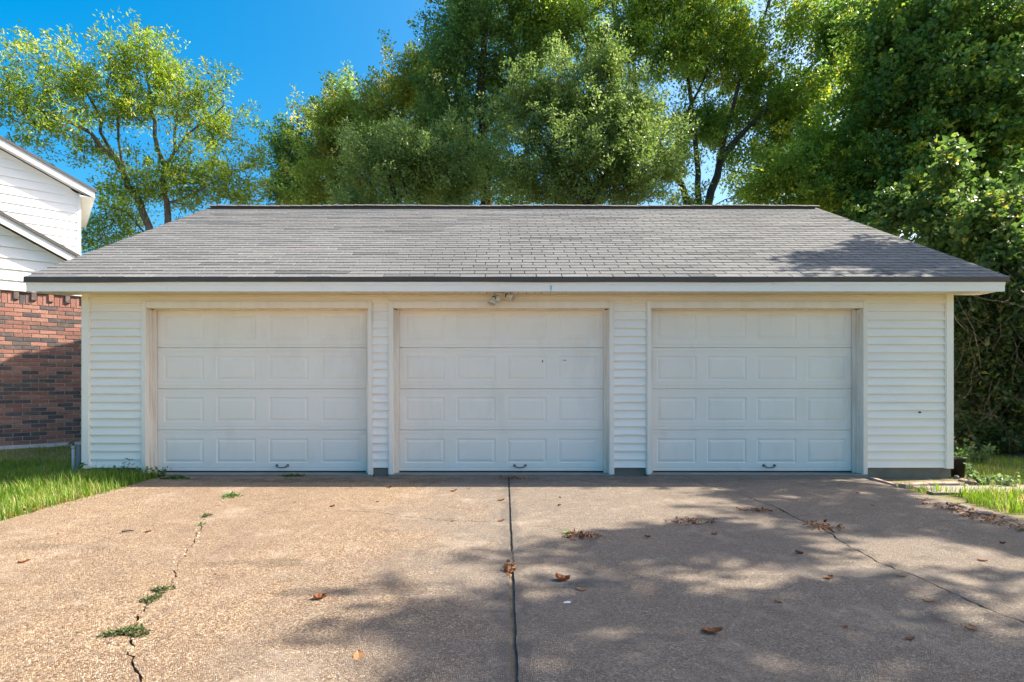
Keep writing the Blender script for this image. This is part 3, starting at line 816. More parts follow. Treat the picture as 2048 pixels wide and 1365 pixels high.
def gable(off, cor, top_a, top_b, zbase, expo, ridge_s, depth, ov, parent, corner_board=True):
    """a lapped gable wall at offset off; its rake runs through the two photograph points on the plane of the fascia"""
    sa, za = hp(*top_a, off + ov); sb, zb = hp(*top_b, off + ov)
    k = (zb - za) / (sb - sa)
    zr = lambda s: za + (s - sa) * k          # top of roof over s, right slope
    eave_s = sb
    ZR = zr(ridge_s); left_eave = 2 * ridge_s - eave_s
    zf = lambda s: zr(s) if s >= ridge_s else zr(2 * ridge_s - s)
    lcor = 2 * ridge_s - cor
    # body
    m = MB()
    ring = [(lcor, zbase), (cor, zbase), (cor, zf(cor) - .22), (ridge_s, ZR - .22), (lcor, zf(cor) - .22)]
    m.prism([H(s, off - .03, z) for s, z in ring], [H(s, off - depth, z) for s, z in ring])
    m.build('gable_wall', M['house_white'], parent)
    # boards
    z = zbase + .002
    while z < ZR - .3:
        z1 = z + expo
        lim = lambda q: min(cor, ridge_s + (ZR - .20 - q) / -k) if True else cor
        r0, r1 = lim(z), lim(z1)
        l0, l1 = 2 * ridge_s - r0, 2 * ridge_s - r1
        if r1 - l1 < .15: break
        m = MB()
        m.prism([H(l0, off + .014, z), H(r0, off + .014, z), H(r1, off - .014, z1 + .004), H(l1, off - .014, z1 + .004)][::-1],
                [H(l0, off - .029, z), H(r0, off - .029, z), H(r1, off - .029, z1 - .002), H(l1, off - .029, z1 - .002)][::-1])
        m.build('siding_board', M['house_white'], parent)
        z = z1
    # rake fascia, soffit, roof for both slopes
    for sd in (1, -1):
        e = eave_s if sd == 1 else left_eave
        f = lambda s, d: zf(s) - d
        m = MB(); q = [(ridge_s, f(ridge_s, .035)), (e, f(e, .035)), (e, f(e, .19)), (ridge_s, f(ridge_s, .19))]
        m.prism([H(s, off + ov, z) for s, z in q], [H(s, off + ov - .03, z) for s, z in q]); m.build('rake_fascia', M['house_white'], parent)
        m = MB(); q = [(ridge_s, f(ridge_s, .15)), (e, f(e, .15)), (e, f(e, .165)), (ridge_s, f(ridge_s, .165))]
        m.prism([H(s, off + ov - .031, z) for s, z in q], [H(s, off - .02, z) for s, z in q]); m.build('rake_soffit', M['house_white'], parent)
        m = MB(); q = [(ridge_s, f(ridge_s, 0)), (e + sd * .03, f(e, -.03) + k * .03), (e + sd * .03, f(e, .034) + k * .03), (ridge_s, f(ridge_s, .034))]; q[0] = (ridge_s, f(ridge_s, -.03))
        m.prism([H(s, off + ov + .03, z) for s, z in q], [H(s, off - depth - .2, z) for s, z in q]); m.build('roof', M['roof_dark'], parent)
        c = cor if sd == 1 else lcor
        m = MB()
        zs = f(e, .19)
        m.prism([H(c - sd * .02, off + ov - .035, zs + .004), H(e - sd * .01, off + ov - .035, zs + .004), H(e - sd * .01, off - depth, zs + .004), H(c - sd * .02, off - depth, zs + .004)],
                [H(c - sd * .02, off + ov - .035, zs + .02), H(e - sd * .01, off + ov - .035, zs + .02), H(e - sd * .01, off - depth, zs + .02), H(c - sd * .02, off - depth, zs + .02)])
        m.prism([H(e - sd * .03, off + ov - .031, zs), H(e, off + ov - .031, zs), H(e, off - depth, zs), H(e - sd * .03, off - depth, zs)],
                [H(e - sd * .03, off + ov - .031, zs + .15), H(e, off + ov - .031, zs + .15), H(e, off - depth, zs + .15), H(e - sd * .03, off - depth, zs + .15)])
        m.build('eave_soffit', M['house_white'], parent)
    if corner_board:
        m = MB(); hbox(m, cor - .05, cor + .02, off - .06, off + .012, zbase, zf(cor) - .2); m.build('corner_board', M['house_white'], parent)
    return zf
M['roof_dark'] = plain('dark roof shingle', (0.085, 0.08, 0.082), 0.95, 0.4, 30, 0, 0.5)
UOFF = -3.7
ucor = hp(160, 440, UOFF)[0]
gable(UOFF, ucor, (0, 274), (190, 382), 2.0, 0.208, ucor - 5.2, 3.2, 0.30, house)
gable(0.0, SR, (0, 425), (157, 512), ZTOP + .002, 0.208, -2.6, 3.6, 0.22, house, False)
m = MB(); hbox(m, SLF, SR + .02, -.02, .03, ZTOP - .002, ZTOP + .018); m.build('water_table', M['dark_metal'], house)

# ------------------------------------------------------------------ trees
def leaf_mesh(name, C, A, L, W, mat, parent, fold=0.25, up=0.5, r=None, heart=False, tone=None, droop=0.0):
    """C centres, A preferred directions, L lengths"""
    n = len(C)
    a = A + r.normal(0, 0.75, (n, 3)); a[:, 2] -= droop; a /= np.linalg.norm(a, axis=1)[:, None]
    nn = r.normal(0, 1, (n, 3)); nn[:, 2] = np.abs(nn[:, 2]) + up
    nn -= a * (nn * a).sum(1)[:, None]; nn /= np.linalg.norm(nn, axis=1)[:, None] + 1e-9
    s = np.cross(nn, a)
    L = L[:, None]; W = W[:, None] if hasattr(W, '__len__') else W * L
    t = r.random(n) if tone is None else tone
    if heart:
        V = np.stack([C, C - a * L * .08 + s * W * .75 + nn * L * .06, C + a * L * .35 + s * W + nn * L * .12, C + a * L - nn * L * .10, C + a * L * .35 - s * W + nn * L * .12, C - a * L * .08 - s * W * .75 + nn * L * .06], 1).reshape(-1, 3)
        b0 = np.arange(n) * 6
        F = np.concatenate([np.stack([b0, b0 + i, b0 + i + 1], 1) for i in (1, 2, 3, 4)])
        T = np.concatenate([t] * 4)
    else:
        V = np.stack([C, C + a * L * .45 + s * W + nn * L * fold * .4, C + a * L, C + a * L * .45 - s * W + nn * L * fold * .4], 1).reshape(-1, 3)
        b0 = np.arange(n) * 4
        F = np.concatenate([np.stack([b0, b0 + 1, b0 + 2], 1), np.stack([b0, b0 + 2, b0 + 3], 1)])
        T = np.concatenate([t, t])
    return np_mesh(name, V, F, mat, parent, T)

def grow(name, label, base, limbs, lobes, seed, leafmat, bark, per=150, L=0.085, W=0.24, sig=0.36, thin=0.0, group=None, heart=False, wood_r=0.009, cat='tree', droop=0.0, up=0.5, full=0.90, big=1.12, dens=1.7, spray=0.45):
    r = np.random.default_rng(seed)
    root = empty(name, base, label, cat, group)
    pos, par, rad = [], [], []
    tips = []
    for limb in limbs:           # limb: list of (Vector, radius); first point joins the nearest node
        prev = -1
        if pos:
            d = [(Vector(q) - limb[0][0]).length for q in pos]; prev = int(np.argmin(d))
        for (p0, r0), (p1, r1) in zip(limb[:-1], limb[1:]):
            n = max(1, int((p1 - p0).length / 0.45))
            if prev == -1:
                pos.append(tuple(p0)); par.append(-1); rad.append(r0); prev = 0
            for i in range(1, n + 1):
                q = p0.lerp(p1, i / n) + Vector(r.normal(0, 0.035, 3))
                pos.append(tuple(q)); par.append(prev); rad.append(r0 + (r1 - r0) * i / n); prev = len(pos) - 1
    nl = len(pos)
    cl = []; outw = []
    for c, rr_, n in lobes:
        n = int(n * dens)
        ns = max(2, n // 6)
        u = r.normal(0, 1, (ns, 3)); u /= np.linalg.norm(u, axis=1)[:, None]
        u *= (r.random(ns) ** (1 / 2.2) * (1 + r.normal(0, 0.12, ns)))[:, None]
        q = u[r.integers(0, ns, n)] + r.normal(0, 0.21, (n, 3))
        cl.append(np.array(c) + q * np.array(rr_))
        outw.append(q)
    cl = np.concatenate(cl); outw = np.concatenate(outw)
    cl[:, 2] = np.maximum(cl[:, 2], base[2] + 0.25)
    P0 = np.array(pos)
    dm = np.min(np.linalg.norm(cl[:, None] - P0[None], axis=2), axis=1)
    cl, outw = cl[np.argsort(dm)], outw[np.argsort(dm)]
    POS = np.zeros((nl + len(cl) * 5, 3)); POS[:nl] = P0; cnt = nl
    axes = []
    for c in cl:
        d = np.linalg.norm(POS[:cnt] - c, axis=1)
        d = d + np.maximum(0, POS[:cnt, 2] - c[2]) * 0.6
        d[:nl] += np.minimum(np.arange(nl) * 0, 1)
        j = int(np.argmin(d)); a = POS[j]; v = c - a; Lg = np.linalg.norm(v)
        n = int(np.clip(Lg / 0.5, 1, 4)); prev = j
        for i in range(1, n + 1):
            f = i / n
            q = a + v * f + np.array([0, 0, 0.10 * Lg * math.sin(math.pi * f)]) + (r.normal(0, 0.05 * Lg / n, 3) if i < n else 0)
            POS[cnt] = q; pos.append(tuple(q)); par.append(prev); rad.append(0); prev = cnt; cnt += 1
        tips.append(prev)
        axes.append(v / (Lg + 1e-6))
    POS = POS[:cnt]
    acc = np.zeros(cnt); kids = [[] for _ in range(cnt)]
    for i in range(cnt):
        if par[i] >= 0: kids[par[i]].append(i)
    for i in range(cnt - 1, -1, -1):
        own = max(acc[i], wood_r ** 2.4)
        acc[i] = own
        if par[i] >= 0: acc[par[i]] += own
    RAD = np.maximum(np.minimum(acc ** (1 / 2.4), 0.16), np.array(rad))
    wood = MB()
    starts = [(i, None) for i in range(cnt) if par[i] == -1]
    while starts:
        i, frm = starts.pop()
        path = [] if frm is None else [frm]
        while True:
            path.append(i)
            ks = sorted(kids[i], key=lambda q: -RAD[q])
            if not ks: break
            starts += [(q, i) for q in ks[1:]]
            i = ks[0]
        rr_ = [RAD[q] for q in path]
        if frm is not None: rr_[0] = min(RAD[path[1]] * 1.25, RAD[frm])
        if rr_[-1] > 0: rr_[-1] *= 0.5
        wood.tube([POS[q] for q in path], rr_, 8 if max(rr_) > .05 else (5 if max(rr_) > .02 else 3), None, False)
    wood.build('trunk', bark, root, True)
    cen = POS[tips]; ax = np.array(axes)
    k = (per * full * r.uniform(0.45, 1.5, len(cen)) * (r.random(len(cen)) > thin)).astype(int)
    idx = np.repeat(np.arange(len(cen)), k)
    n = len(idx)
    sg = sig * 0.84 * r.uniform(0.65, 1.3, len(cen))
    off = r.normal(0, 1, (n, 3)); off /= np.linalg.norm(off, axis=1)[:, None]; off *= (r.random(n) ** 0.5 * 1.45)[:, None] * sg[idx][:, None]; off[:, 2] *= 0.75
    w = ax * .6 + outw * .5 + r.normal(0, .35, (len(cen), 3)); w[:, 2] += spray; w /= np.linalg.norm(w, axis=1)[:, None] + 1e-9
    tt = r.uniform(-0.9, 2.0, n)
    C = cen[idx] + off * (1.05 - .36 * np.maximum(tt, 0))[:, None] + w[idx] * (tt * sg[idx] * 1.25)[:, None]
    C[:, 2] = np.maximum(C[:, 2], base[2] + .04)
    ct_ = np.clip(r.normal(0.5, 0.22, len(cen)), 0, 1)
    tone = np.clip(ct_[idx] + r.normal(0, 0.20, n), 0, 1)
    leaf_mesh('crown', C, ax[idx] * .6 + off / (sg[idx][:, None] + 1e-6) * .35, L * big * r.uniform(.65, 1.35, n), W, leafmat, root, .25, up, r, heart, tone, droop)
    return n
NLEAF = 0
def lob(px, py, rx, ry, D, n, dep=None):
    k = D / FPX
    return (tuple(P(px, py, D)), (rx * k, dep if dep else max(rx, ry) * k * 0.9, ry * k), n)
def limb(D, *pts):
    return [(P(p[0], p[1], p[3] if len(p) > 3 else D), p[2]) for p in pts]
def base_of(px, D):
    return ((px - CX) / FPX * D, D, GZ)

# the loose yellow-green tree behind the house
D = 18
NLEAF += grow('ash_tree', 'loose yellow-green tree with leaning trunks between house and garage', base_of(335, D),
    [limb(D, (338, 842, 0.1554), (322, 600, 0.1406), (297, 455, 0.1184), (262, 372, 0.1036), (225, 318, 0.0851), (180, 265, 0.0629, 17.6), (120, 236, 0.0407, 17.3), (55, 212, 0.0222, 17)),
     limb(D, (322, 600, 0.1184), (340, 500, 0.1110), (334, 410, 0.0962), (325, 335, 0.0740), (315, 275, 0.0629), (300, 190, 0.0407), (288, 100, 0.0207)),
     limb(D, (225, 318, 0.0555), (192, 215, 0.0407), (150, 150, 0.0259), (110, 110, 0.0148)),
     limb(D, (240, 338, 0.0444), (236, 250, 0.0333), (218, 170, 0.0222), (225, 95, 0.0148)),
     limb(D, (326, 335, 0.0555), (350, 300, 0.0444), (354, 240, 0.0333), (365, 170, 0.0207)),
     limb(D, (350, 300, 0.0407), (400, 247, 0.0311), (445, 215, 0.0185)),
     limb(D, (336, 420, 0.0444), (395, 385, 0.0333), (460, 352, 0.0222), (515, 330, 0.0133)),
     limb(D, (300, 470, 0.0370), (250, 425, 0.0259), (205, 410, 0.0148))],
    [lob(75, 175, 105, 62, 17.3, 52), lob(20, 231, 90, 50, 17, 30), lob(165, 142, 55, 45, 17.8, 22), lob(262, 135, 62, 62, 18, 38), lob(318, 135, 48, 55, 18, 26), lob(205, 206, 75, 50, 17.8, 30),
     lob(295, 211, 70, 45, 18, 28), lob(405, 221, 62, 45, 18, 34), lob(432, 266, 40, 28, 18, 12), lob(150, 274, 75, 22, 17.4, 14), lob(120, 306, 50, 10, 17.4, 5), lob(410, 354, 110, 52, 18, 62), lob(325, 369, 75, 50, 18.2, 34),
     lob(245, 429, 75, 45, 18.3, 36), lob(195, 474, 45, 45, 18.4, 22), lob(490, 389, 55, 32, 18, 16), lob(495, 309, 34, 42, 18.4, 9)],
    101, M['leaf_ash'], M['bark'], 46, .100, .20, .27, .12, dens=3.0, wood_r=.0055)
# trees behind the garage, left to right
D = 27
NLEAF += grow('dark_tree', 'small dark green tree at the left end of the wood behind the garage', base_of(640, D), [limb(D, (640, 815, .2), (635, 500, .15), (620, 380, .1), (600, 290, .04))],
    [lob(592, 325, 46, 62, D, 40), lob(640, 275, 48, 55, D, 34), lob(610, 390, 50, 40, D, 30), lob(690, 235, 45, 45, D, 22)], 102, M['leaf_dark'], M['bark_dark'], 150, .13, .26, .50)
D = 22.5
NLEAF += grow('lime_tree', 'light green tree with a yellowing patch above the garage roof', base_of(760, D), [limb(D, (760, 825, .25), (755, 480, .2), (745, 360, .14), (760, 260, .1), (800, 160, .05)), limb(D, (752, 420, .12), (690, 330, .08), (645, 270, .04))],
    [lob(645, 290, 52, 52, D, 34), lob(715, 250, 70, 68, D, 48), lob(800, 190, 62, 58, D, 44), lob(830, 140, 25, 26, D, 10), lob(770, 320, 95, 75, D, 62), lob(640, 372, 62, 48, D, 36), lob(845, 260, 62, 75, D, 40), lob(720, 390, 80, 40, D, 30)], 103, M['leaf_lime'], M['bark'], 165, .11, .25, .42)
D = 20.5
NLEAF += grow('tall_oak_tree', 'tall dark green oak rising out of the top of the picture', base_of(980, D), [limb(D, (985, 832, .3), (975, 450, .25), (965, 300, .2), (960, 150, .14), (985, -40, .08)), limb(D, (968, 330, .12), (900, 230, .08), (880, 130, .04)), limb(D, (965, 260, .1), (1040, 180, .07), (1080, 80, .04))],
    [lob(905, 215, 55, 75, D, 44), lob(950, 100, 78, 80, D, 60), lob(930, 320, 85, 85, D, 60), lob(1030, 200, 75, 95, D, 52), lob(870, 370, 90, 50, D, 36), lob(990, 20, 110, 60, D, 56), lob(980, -90, 150, 70, D, 46), lob(1090, 90, 70, 80, D, 38), lob(1010, 350, 80, 60, D, 34)], 104, M['leaf_dark'], M['bark_dark'], 165, .10, .27, .40)
D = 17
NLEAF += grow('young_oak_tree', 'low dark oak with upright shoots just behind the roof ridge', base_of(800, D), [limb(D, (800, 840, .16), (795, 500, .12), (790, 400, .09), (770, 310, .04))],
    [lob(770, 345, 62, 62, D, 46), lob(840, 365, 75, 55, D, 46), lob(910, 375, 75, 50, D, 40), lob(720, 400, 50, 30, D, 16), lob(860, 290, 40, 40, D, 14)], 105, M['leaf_oak'], M['bark_dark'], 150, .085, .24, .34)
D = 16.2
NLEAF += grow('bright_oak_tree', 'bright glossy oak with sunlit leaves behind the middle of the roof', base_of(1180, D), [limb(D, (1180, 842, .22), (1180, 480, .18), (1175, 380, .13), (1160, 280, .08), (1150, 200, .04)), limb(D, (1177, 400, .1), (1240, 310, .07), (1280, 230, .04)), limb(D, (1176, 400, .09), (1100, 310, .06), (1060, 240, .03))],
    [lob(1055, 240, 62, 62, D, 38), lob(1130, 200, 60, 62, D, 40), lob(1215, 215, 62, 80, D, 50), lob(1290, 235, 52, 62, D, 32), lob(1170, 310, 125, 75, D, 92), lob(1285, 320, 70, 62, D, 44), lob(1060, 345, 75, 62, D, 46), lob(1180, 390, 150, 36, D, 56), lob(1215, 140, 34, 30, D, 10)], 106, M['leaf_oak'], M['bark_dark'], 185, .078, .25, .30)
D = 19.5
NLEAF += grow('spreading_tree', 'spreading tree with several dark stems and an open canopy', base_of(1398, D),
    [limb(D, (1398, 838, .26), (1398, 560, .22), (1384, 430, .13), (1362, 372, .115), (1340, 325, .10), (1292, 250, .075), (1262, 150, .055), (1232, 50, .04), (1215, -50, .025)),
     limb(D, (1398, 560, .18), (1400, 430, .13), (1397, 345, .105), (1388, 250, .08), (1372, 130, .06), (1332, 90, .045), (1312, -10, .03)),
     limb(D, (1398, 560, .18), (1410, 418, .15), (1430, 352, .135), (1454, 300, .115), (1500, 252, .085), (1560, 190, .065), (1650, 110, .04)),
     limb(D, (1436, 335, .085), (1462, 230, .07), (1490, 120, .055), (1530, 30, .04), (1555, -60, .025)), limb(D, (1500, 252, .06), (1600, 240, .04), (1690, 225, .025)),
     limb(D, (1345, 330, .07), (1370, 230, .05), (1420, 130, .035), (1440, 30, .025))],
    [lob(1110, 50, 95, 75, D, 40), lob(1225, 40, 100, 75, D, 52), lob(1200, -75, 200, 60, D, 50), lob(1350, 30, 100, 65, D, 46), lob(1325, 140, 70, 45, D, 26), lob(1475, 70, 100, 65, D, 48), lob(1500, 180, 90, 55, D, 40), lob(1420, -80, 220, 60, D, 56),
     lob(1600, 100, 100, 75, D, 52), lob(1610, 225, 100, 55, D, 44), lob(1690, 40, 90, 80, D, 44), lob(1555, 305, 95, 42, D, 30), lob(1640, -80, 160, 60, D, 40), lob(1420, 240, 50, 50, D, 16), lob(1690, 150, 80, 70, D, 34), lob(1350, 395, 35, 25, D, 5), lob(1400, 150, 70, 55, D, 26), lob(1450, 240, 60, 45, D, 20), lob(1400, 60, 70, 50, D, 22), lob(1545, 255, 70, 40, D, 20), lob(1270, 130, 60, 50, D, 18), lob(1345, 290, 45, 40, D, 10), lob(1500, 395, 60, 24, D, 8)], 107, M['leaf_canopy'], M['bark_dark'], 165, .10, .25, .40, .03)
D = 16
NLEAF += grow('shaded_tree', 'shaded dark tree above the right end of the roof ridge', base_of(1690, D), [limb(D, (1690, 845, .2), (1680, 480, .16), (1660, 380, .11), (1620, 310, .06)), limb(D, (1672, 420, .1), (1720, 320, .07), (1760, 220, .04)), limb(D, (1668, 400, .07), (1590, 370, .045), (1510, 350, .025))],
    [lob(1540, 372, 70, 34, D, 26), lob(1630, 335, 75, 52, D, 46), lob(1715, 300, 75, 75, D, 54), lob(1760, 200, 62, 75, D, 42), lob(1700, 392, 85, 40, D, 40), lob(1780, 100, 50, 70, D, 26), lob(1610, 400, 80, 22, D, 20)], 108, M['leaf_canopy'], M['bark_dark'], 150, .09, .27, .34)
D = 14.9
NLEAF += grow('vine_covered_tree', 'tree smothered in broad-leaved vines at the right edge of the picture', base_of(1920, D), [limb(D, (1920, 860, .25), (1915, 500, .2), (1900, 300, .15), (1890, 120, .1), (1880, -40, .05)), limb(D, (1910, 420, .1), (1990, 300, .07), (2050, 180, .04)), limb(D, (1908, 380, .08), (1840, 280, .05), (1800, 160, .03))],
    [lob(1815, 110, 75, 85, D, 48), lob(1905, 70, 85, 100, D, 60), lob(2000, 130, 95, 110, D, 66), lob(1860, 250, 100, 80, D, 62), lob(1975, 300, 100, 90, D, 64), lob(1810, 365, 80, 62, D, 46), lob(1910, 420, 100, 62, D, 58), lob(2090, 240, 90, 200, D, 70), lob(1930, -50, 170, 60, D, 40), lob(1760, 440, 60, 40, D, 24)], 109, M['leaf_vine'], M['bark_dark'], 140, .092, .40, .36, .08, None, True, .008, 'tree', .35, dens=1.9, spray=0.2)
D = 10
NLEAF += grow('vine_thicket', 'vine thicket with pale sunlit shoots beside the right end of the roof', (9.6, 10.2, GZ), [[(Vector((9.6, 10.2, GZ)), .12), (Vector((9.5, 10.1, 2.5)), .09), (Vector((9.3, 10, 4.5)), .04)], [(Vector((9.55, 10.15, 1.5)), .06), (Vector((8.6, 9.9, 3.2)), .03)]],
    [lob(1985, 470, 70, 55, D, 34), lob(2065, 460, 80, 100, D, 44), lob(1960, 530, 62, 50, D, 34), lob(2050, 580, 80, 90, D, 44), lob(1890, 360, 16, 32, 10.4, 6), lob(1850, 420, 45, 40, 11, 20), lob(1905, 470, 40, 40, 10.6, 18)], 110, M['leaf_thicket'], M['bark_dark'], 75, .085, .40, .26, .12, None, True, .007, 'thicket', .3, dens=1.9, spray=0.6)
D = 9.6
NLEAF += grow('undergrowth', 'dark tangle of undergrowth and dead stems right of the garage corner', (9.0, 9.6, GZ), [[(Vector((9.0, 9.7, GZ)), .05), (Vector((8.9, 9.7, 1.6)), .03)], [(Vector((8.95, 9.7, .4)), .04), (Vector((7.9, 9.8, 1.5)), .02)]],
    [lob(1945, 640, 50, 75, D, 36), lob(2030, 680, 62, 90, D, 38), lob(1950, 780, 55, 80, D, 26), lob(2040, 820, 70, 70, D, 26), lob(1965, 885, 50, 24, D, 12), lob(2060, 905, 70, 24, D, 14), lob(1960, 700, 90, 200, 11.5, 60), lob(2080, 760, 90, 180, 10.6, 44)], 111, M['leaf_under'], M['twig'], 125, .075, .36, .24, .1, None, False, .006, 'undergrowth', .2)
ug = bpy.data.objects['undergrowth']
def tangle():
    r = np.random.default_rng(77); m = MB()
    for i in range(250):
        x, y, z = r.uniform(6.6, 10.4), r.uniform(8.7, 9.9), r.uniform(0.4, 3.2)
        p = np.array([x, y, z]); d = np.array([r.normal(0, .6), r.normal(0, .4), -abs(r.normal(.9, .5))]); d /= np.linalg.norm(d)
        pts = [p.copy()]
        for k in range(r.integers(5, 10)):
            d = d + r.normal(0, .17, 3) + np.array([0, 0, -.02]); d /= np.linalg.norm(d)
            p = p + d * r.uniform(.10, .2)
            if p[2] < GZ: break
            pts.append(p.copy())
        if len(pts) > 2: m.tube(pts, r.uniform(.002, .0048), 3, None, False)
    o = m.build('dead_vine', M['twig'], ug); tag(o, kind='stuff')
tangle()
# trees to the right of the driveway, outside the picture: their shade lies across it
NLEAF += grow('roadside_tree', 'broad shade tree beyond the right edge whose shadow dapples the driveway', (10.6, 3.4, GZ), [[(Vector((10.6, 3.4, GZ)), .25), (Vector((10.5, 3.3, 3.5)), .2), (Vector((10.2, 3.2, 6)), .12), (Vector((10, 3.1, 8.6)), .05)], [(Vector((10.4, 3.2, 4.5)), .1), (Vector((8.8, 2.4, 6.5)), .06)], [(Vector((10.4, 3.2, 4.5)), .1), (Vector((11.4, 4.6, 6.8)), .06)]],
    [((8.2, 3.1, 7.0), (1.0, .45, .6), 8), ((7.6, 2.2, 6.8), (.9, .35, .5), 6), ((9.0, 4.3, 7.1), (1.1, .6, .8), 12), ((9.8, 5.2, 7.3), (1.2, .7, .9), 14), ((9.6, 2.9, 7.3), (1.5, 1.0, 1.0), 15), ((9.3, 1.0, 7.2), (1.4, .8, .9), 11), ((11.0, 4.3, 7.6), (1.4, .9, 1.0), 15), ((11.1, 1.7, 7.9), (1.6, 1.2, 1.2), 13), ((11.4, 6.4, 7.7), (1.2, .7, 1.0), 11), ((12.6, 3.4, 8.4), (1.7, 1.4, 1.2), 14), ((12.9, 5.8, 8.5), (1.5, 1.0, 1.2), 13), ((8.9, -0.8, 7.0), (1.7, .9, .9), 10)], 112, M['leaf_dark'], M['bark'], 112, .125, .34, .34, .17)
NLEAF += grow('vine_thicket', 'continuation of the vine thicket beyond the right edge of the picture', (12.4, 9.2, GZ), [[(Vector((12.4, 9.2, GZ)), .12), (Vector((12.4, 9.2, 3)), .09), (Vector((12.2, 9.1, 5)), .04)]],
    [((12.2, 8.2, 3.2), (1.3, 1.0, 1.9), 34), ((12.2, 9.8, 3.6), (1.4, 1.1, 2.1), 38), ((12.6, 11.4, 4.2), (1.5, 1.2, 2.3), 34)], 114, M['leaf_vine'], M['bark_dark'], 75, .10, .40, .34, 0, None, True, .008, 'thicket')
NLEAF += grow('slender_tree', 'slender tree beyond the right edge that shades the right end of the roof', (9.9, 8.0, GZ), [[(Vector((9.9, 8.0, GZ)), .12), (Vector((9.8, 8.0, 4)), .09), (Vector((9.8, 8.1, 7)), .03)]],
    [((9.5, 8.15, 6.3), (.9, .45, .7), 9), ((10.3, 8.6, 7.4), (.9, .5, .8), 8), ((10.9, 7.4, 6.6), (.9, .6, .9), 8)], 113, M['leaf_dark'], M['bark'], 110, .12, .34, .36)
def far_wood():
    r = np.random.default_rng(900)
    ang = np.radians(np.concatenate([r.uniform(-25, 62, 24000), r.uniform(112, 195, 18000)]))   # measured from +x towards +y
    d = r.uniform(48, 62, len(ang)); top = 8.5 + 1.6 * np.sin(ang * 9) + 1.1 * np.sin(ang * 23 + 1) + .8 * np.sin(ang * 51)
    z = GZ + .1 + r.random(len(ang)) ** .8 * top
    C = np.stack([np.cos(ang) * d, np.sin(ang) * d, z], 1)
    leaf_mesh('distant_wood', C, r.normal(0, 1, C.shape), .75 * r.uniform(.5, 1.3, len(C)), .3, M['leaf_dark'], None, .25, .5, r)
    tag(bpy.data.objects['distant_wood'], 'far belt of dark trees left and right of the property', 'wood', None, 'stuff')
far_wood()
print('leaves', NLEAF)

# ------------------------------------------------------------------ grass
def blades(name, areas, seed, label, mat=M['grass'], cat='grass'):
    r = np.random.default_rng(seed)
    B, Hh = [], []
    for x0, x1, y0, y1, n, h0, h1, cond in areas:
        p = np.stack([r.uniform(x0, x1, n), r.uniform(y0, y1, n)], 1)
        if cond is not None: p = p[np.array([cond(q) for q in p])]
        cl = 0.6 + 0.4 * np.sin(p[:, 0] * 3.1 + 1.3) * np.sin(p[:, 1] * 2.7) + r.normal(0, .18, len(p))
        B.append(p); Hh.append(np.clip(h0 + (h1 - h0) * np.clip(cl, 0, 1.2) * r.uniform(.4, 1, len(p)), .02, None))
    B = np.concatenate(B); h = np.concatenate(Hh); n = len(B)
    z = np.full(n, GZ)
    ang = r.uniform(0, 2 * math.pi, n)
    d = np.stack([np.cos(ang), np.sin(ang), np.zeros(n)], 1)
    lean = r.uniform(.08, .75, n)
    s = np.stack([-np.sin(ang), np.cos(ang), np.zeros(n)], 1) * (r.uniform(.0018, .0042, n))[:, None]
    b0 = np.concatenate([B, z[:, None]], 1)
    m1 = b0 + d * (h * lean * .3)[:, None] + np.array([0, 0, 1]) * (h * .55)[:, None]
    t = b0 + d * (h * lean)[:, None] + np.array([0, 0, 1]) * (h * (1 - .25 * lean))[:, None]
    V = np.stack([b0 - s, b0 + s, m1 + s * .8, m1 - s * .8, t], 1).reshape(-1, 3)
    k = np.arange(n) * 5
    F = np.concatenate([np.stack([k, k + 1, k + 2], 1), np.stack([k, k + 2, k + 3], 1), np.stack([k + 3, k + 2, k + 4], 1)])
    tn = np.clip(r.normal(.5, .2, n) + .22 * np.sin(B[:, 0] * 4.3) * np.sin(B[:, 1] * 3.1) + (r.random(n) < .10) * .5, 0, 1); T = np.concatenate([tn] * 3)
    return tag(np_mesh(name, V, F, mat, None, T), label, cat, None, 'stuff')
lim = lambda q: q[0] < -4.36 - 0.05 * math.sin(q[1] * 5) - max(0, 5.6 - q[1]) * 0.10 + (0.0 if q[1] < 6.35 else -0.0)
blades('grass', [(-7.6, -4.3, 4.7, 6.95, 15000, .04, .27, lim), (-7.6, -4.4, 3.6, 4.7, 2600, .02, .12, lim), (-4.5, -4.22, 4.2, 6.9, 420, .03, .13, lambda q: math.sin(q[1] * 7.3) + math.sin(q[1] * 17.1 + 1) > 0.3), (-5.4, -4.5, 6.55, 6.95, 1500, .05, .22, None), (-9.5, -5.52, 6.95, 8.3, 9000, .05, .20, None), (-9.5, -5.55, 8.3, 13.0, 10000, .02, .09, lambda q: (Vector((q[0], q[1], 0)) - HP).dot(HN) > .05), (-14, -7.6, 2.0, 7.0, 6000, .05, .22, None)], 201, 'long bright green grass between driveway and brick house')
rg = lambda q: q[1] < 5.95 - 0.0 or q[1] > 6.45
blades('grass', [(4.75, 6.9, 5.05, 5.93, 5200, .05, .24, lambda q: q[0] > 4.85 + (5.9 - q[1]) * -0.25 + .1 * math.sin(q[1] * 9)), (4.55, 4.95, 5.95, 6.15, 120, .06, .20, None), (6.0, 8.4, 6.5, 9.2, 5200, .04, .16, None), (5.2, 9, 2.5, 5.05, 3500, .05, .2, None)], 202, 'short green grass at the right edge of the driveway')

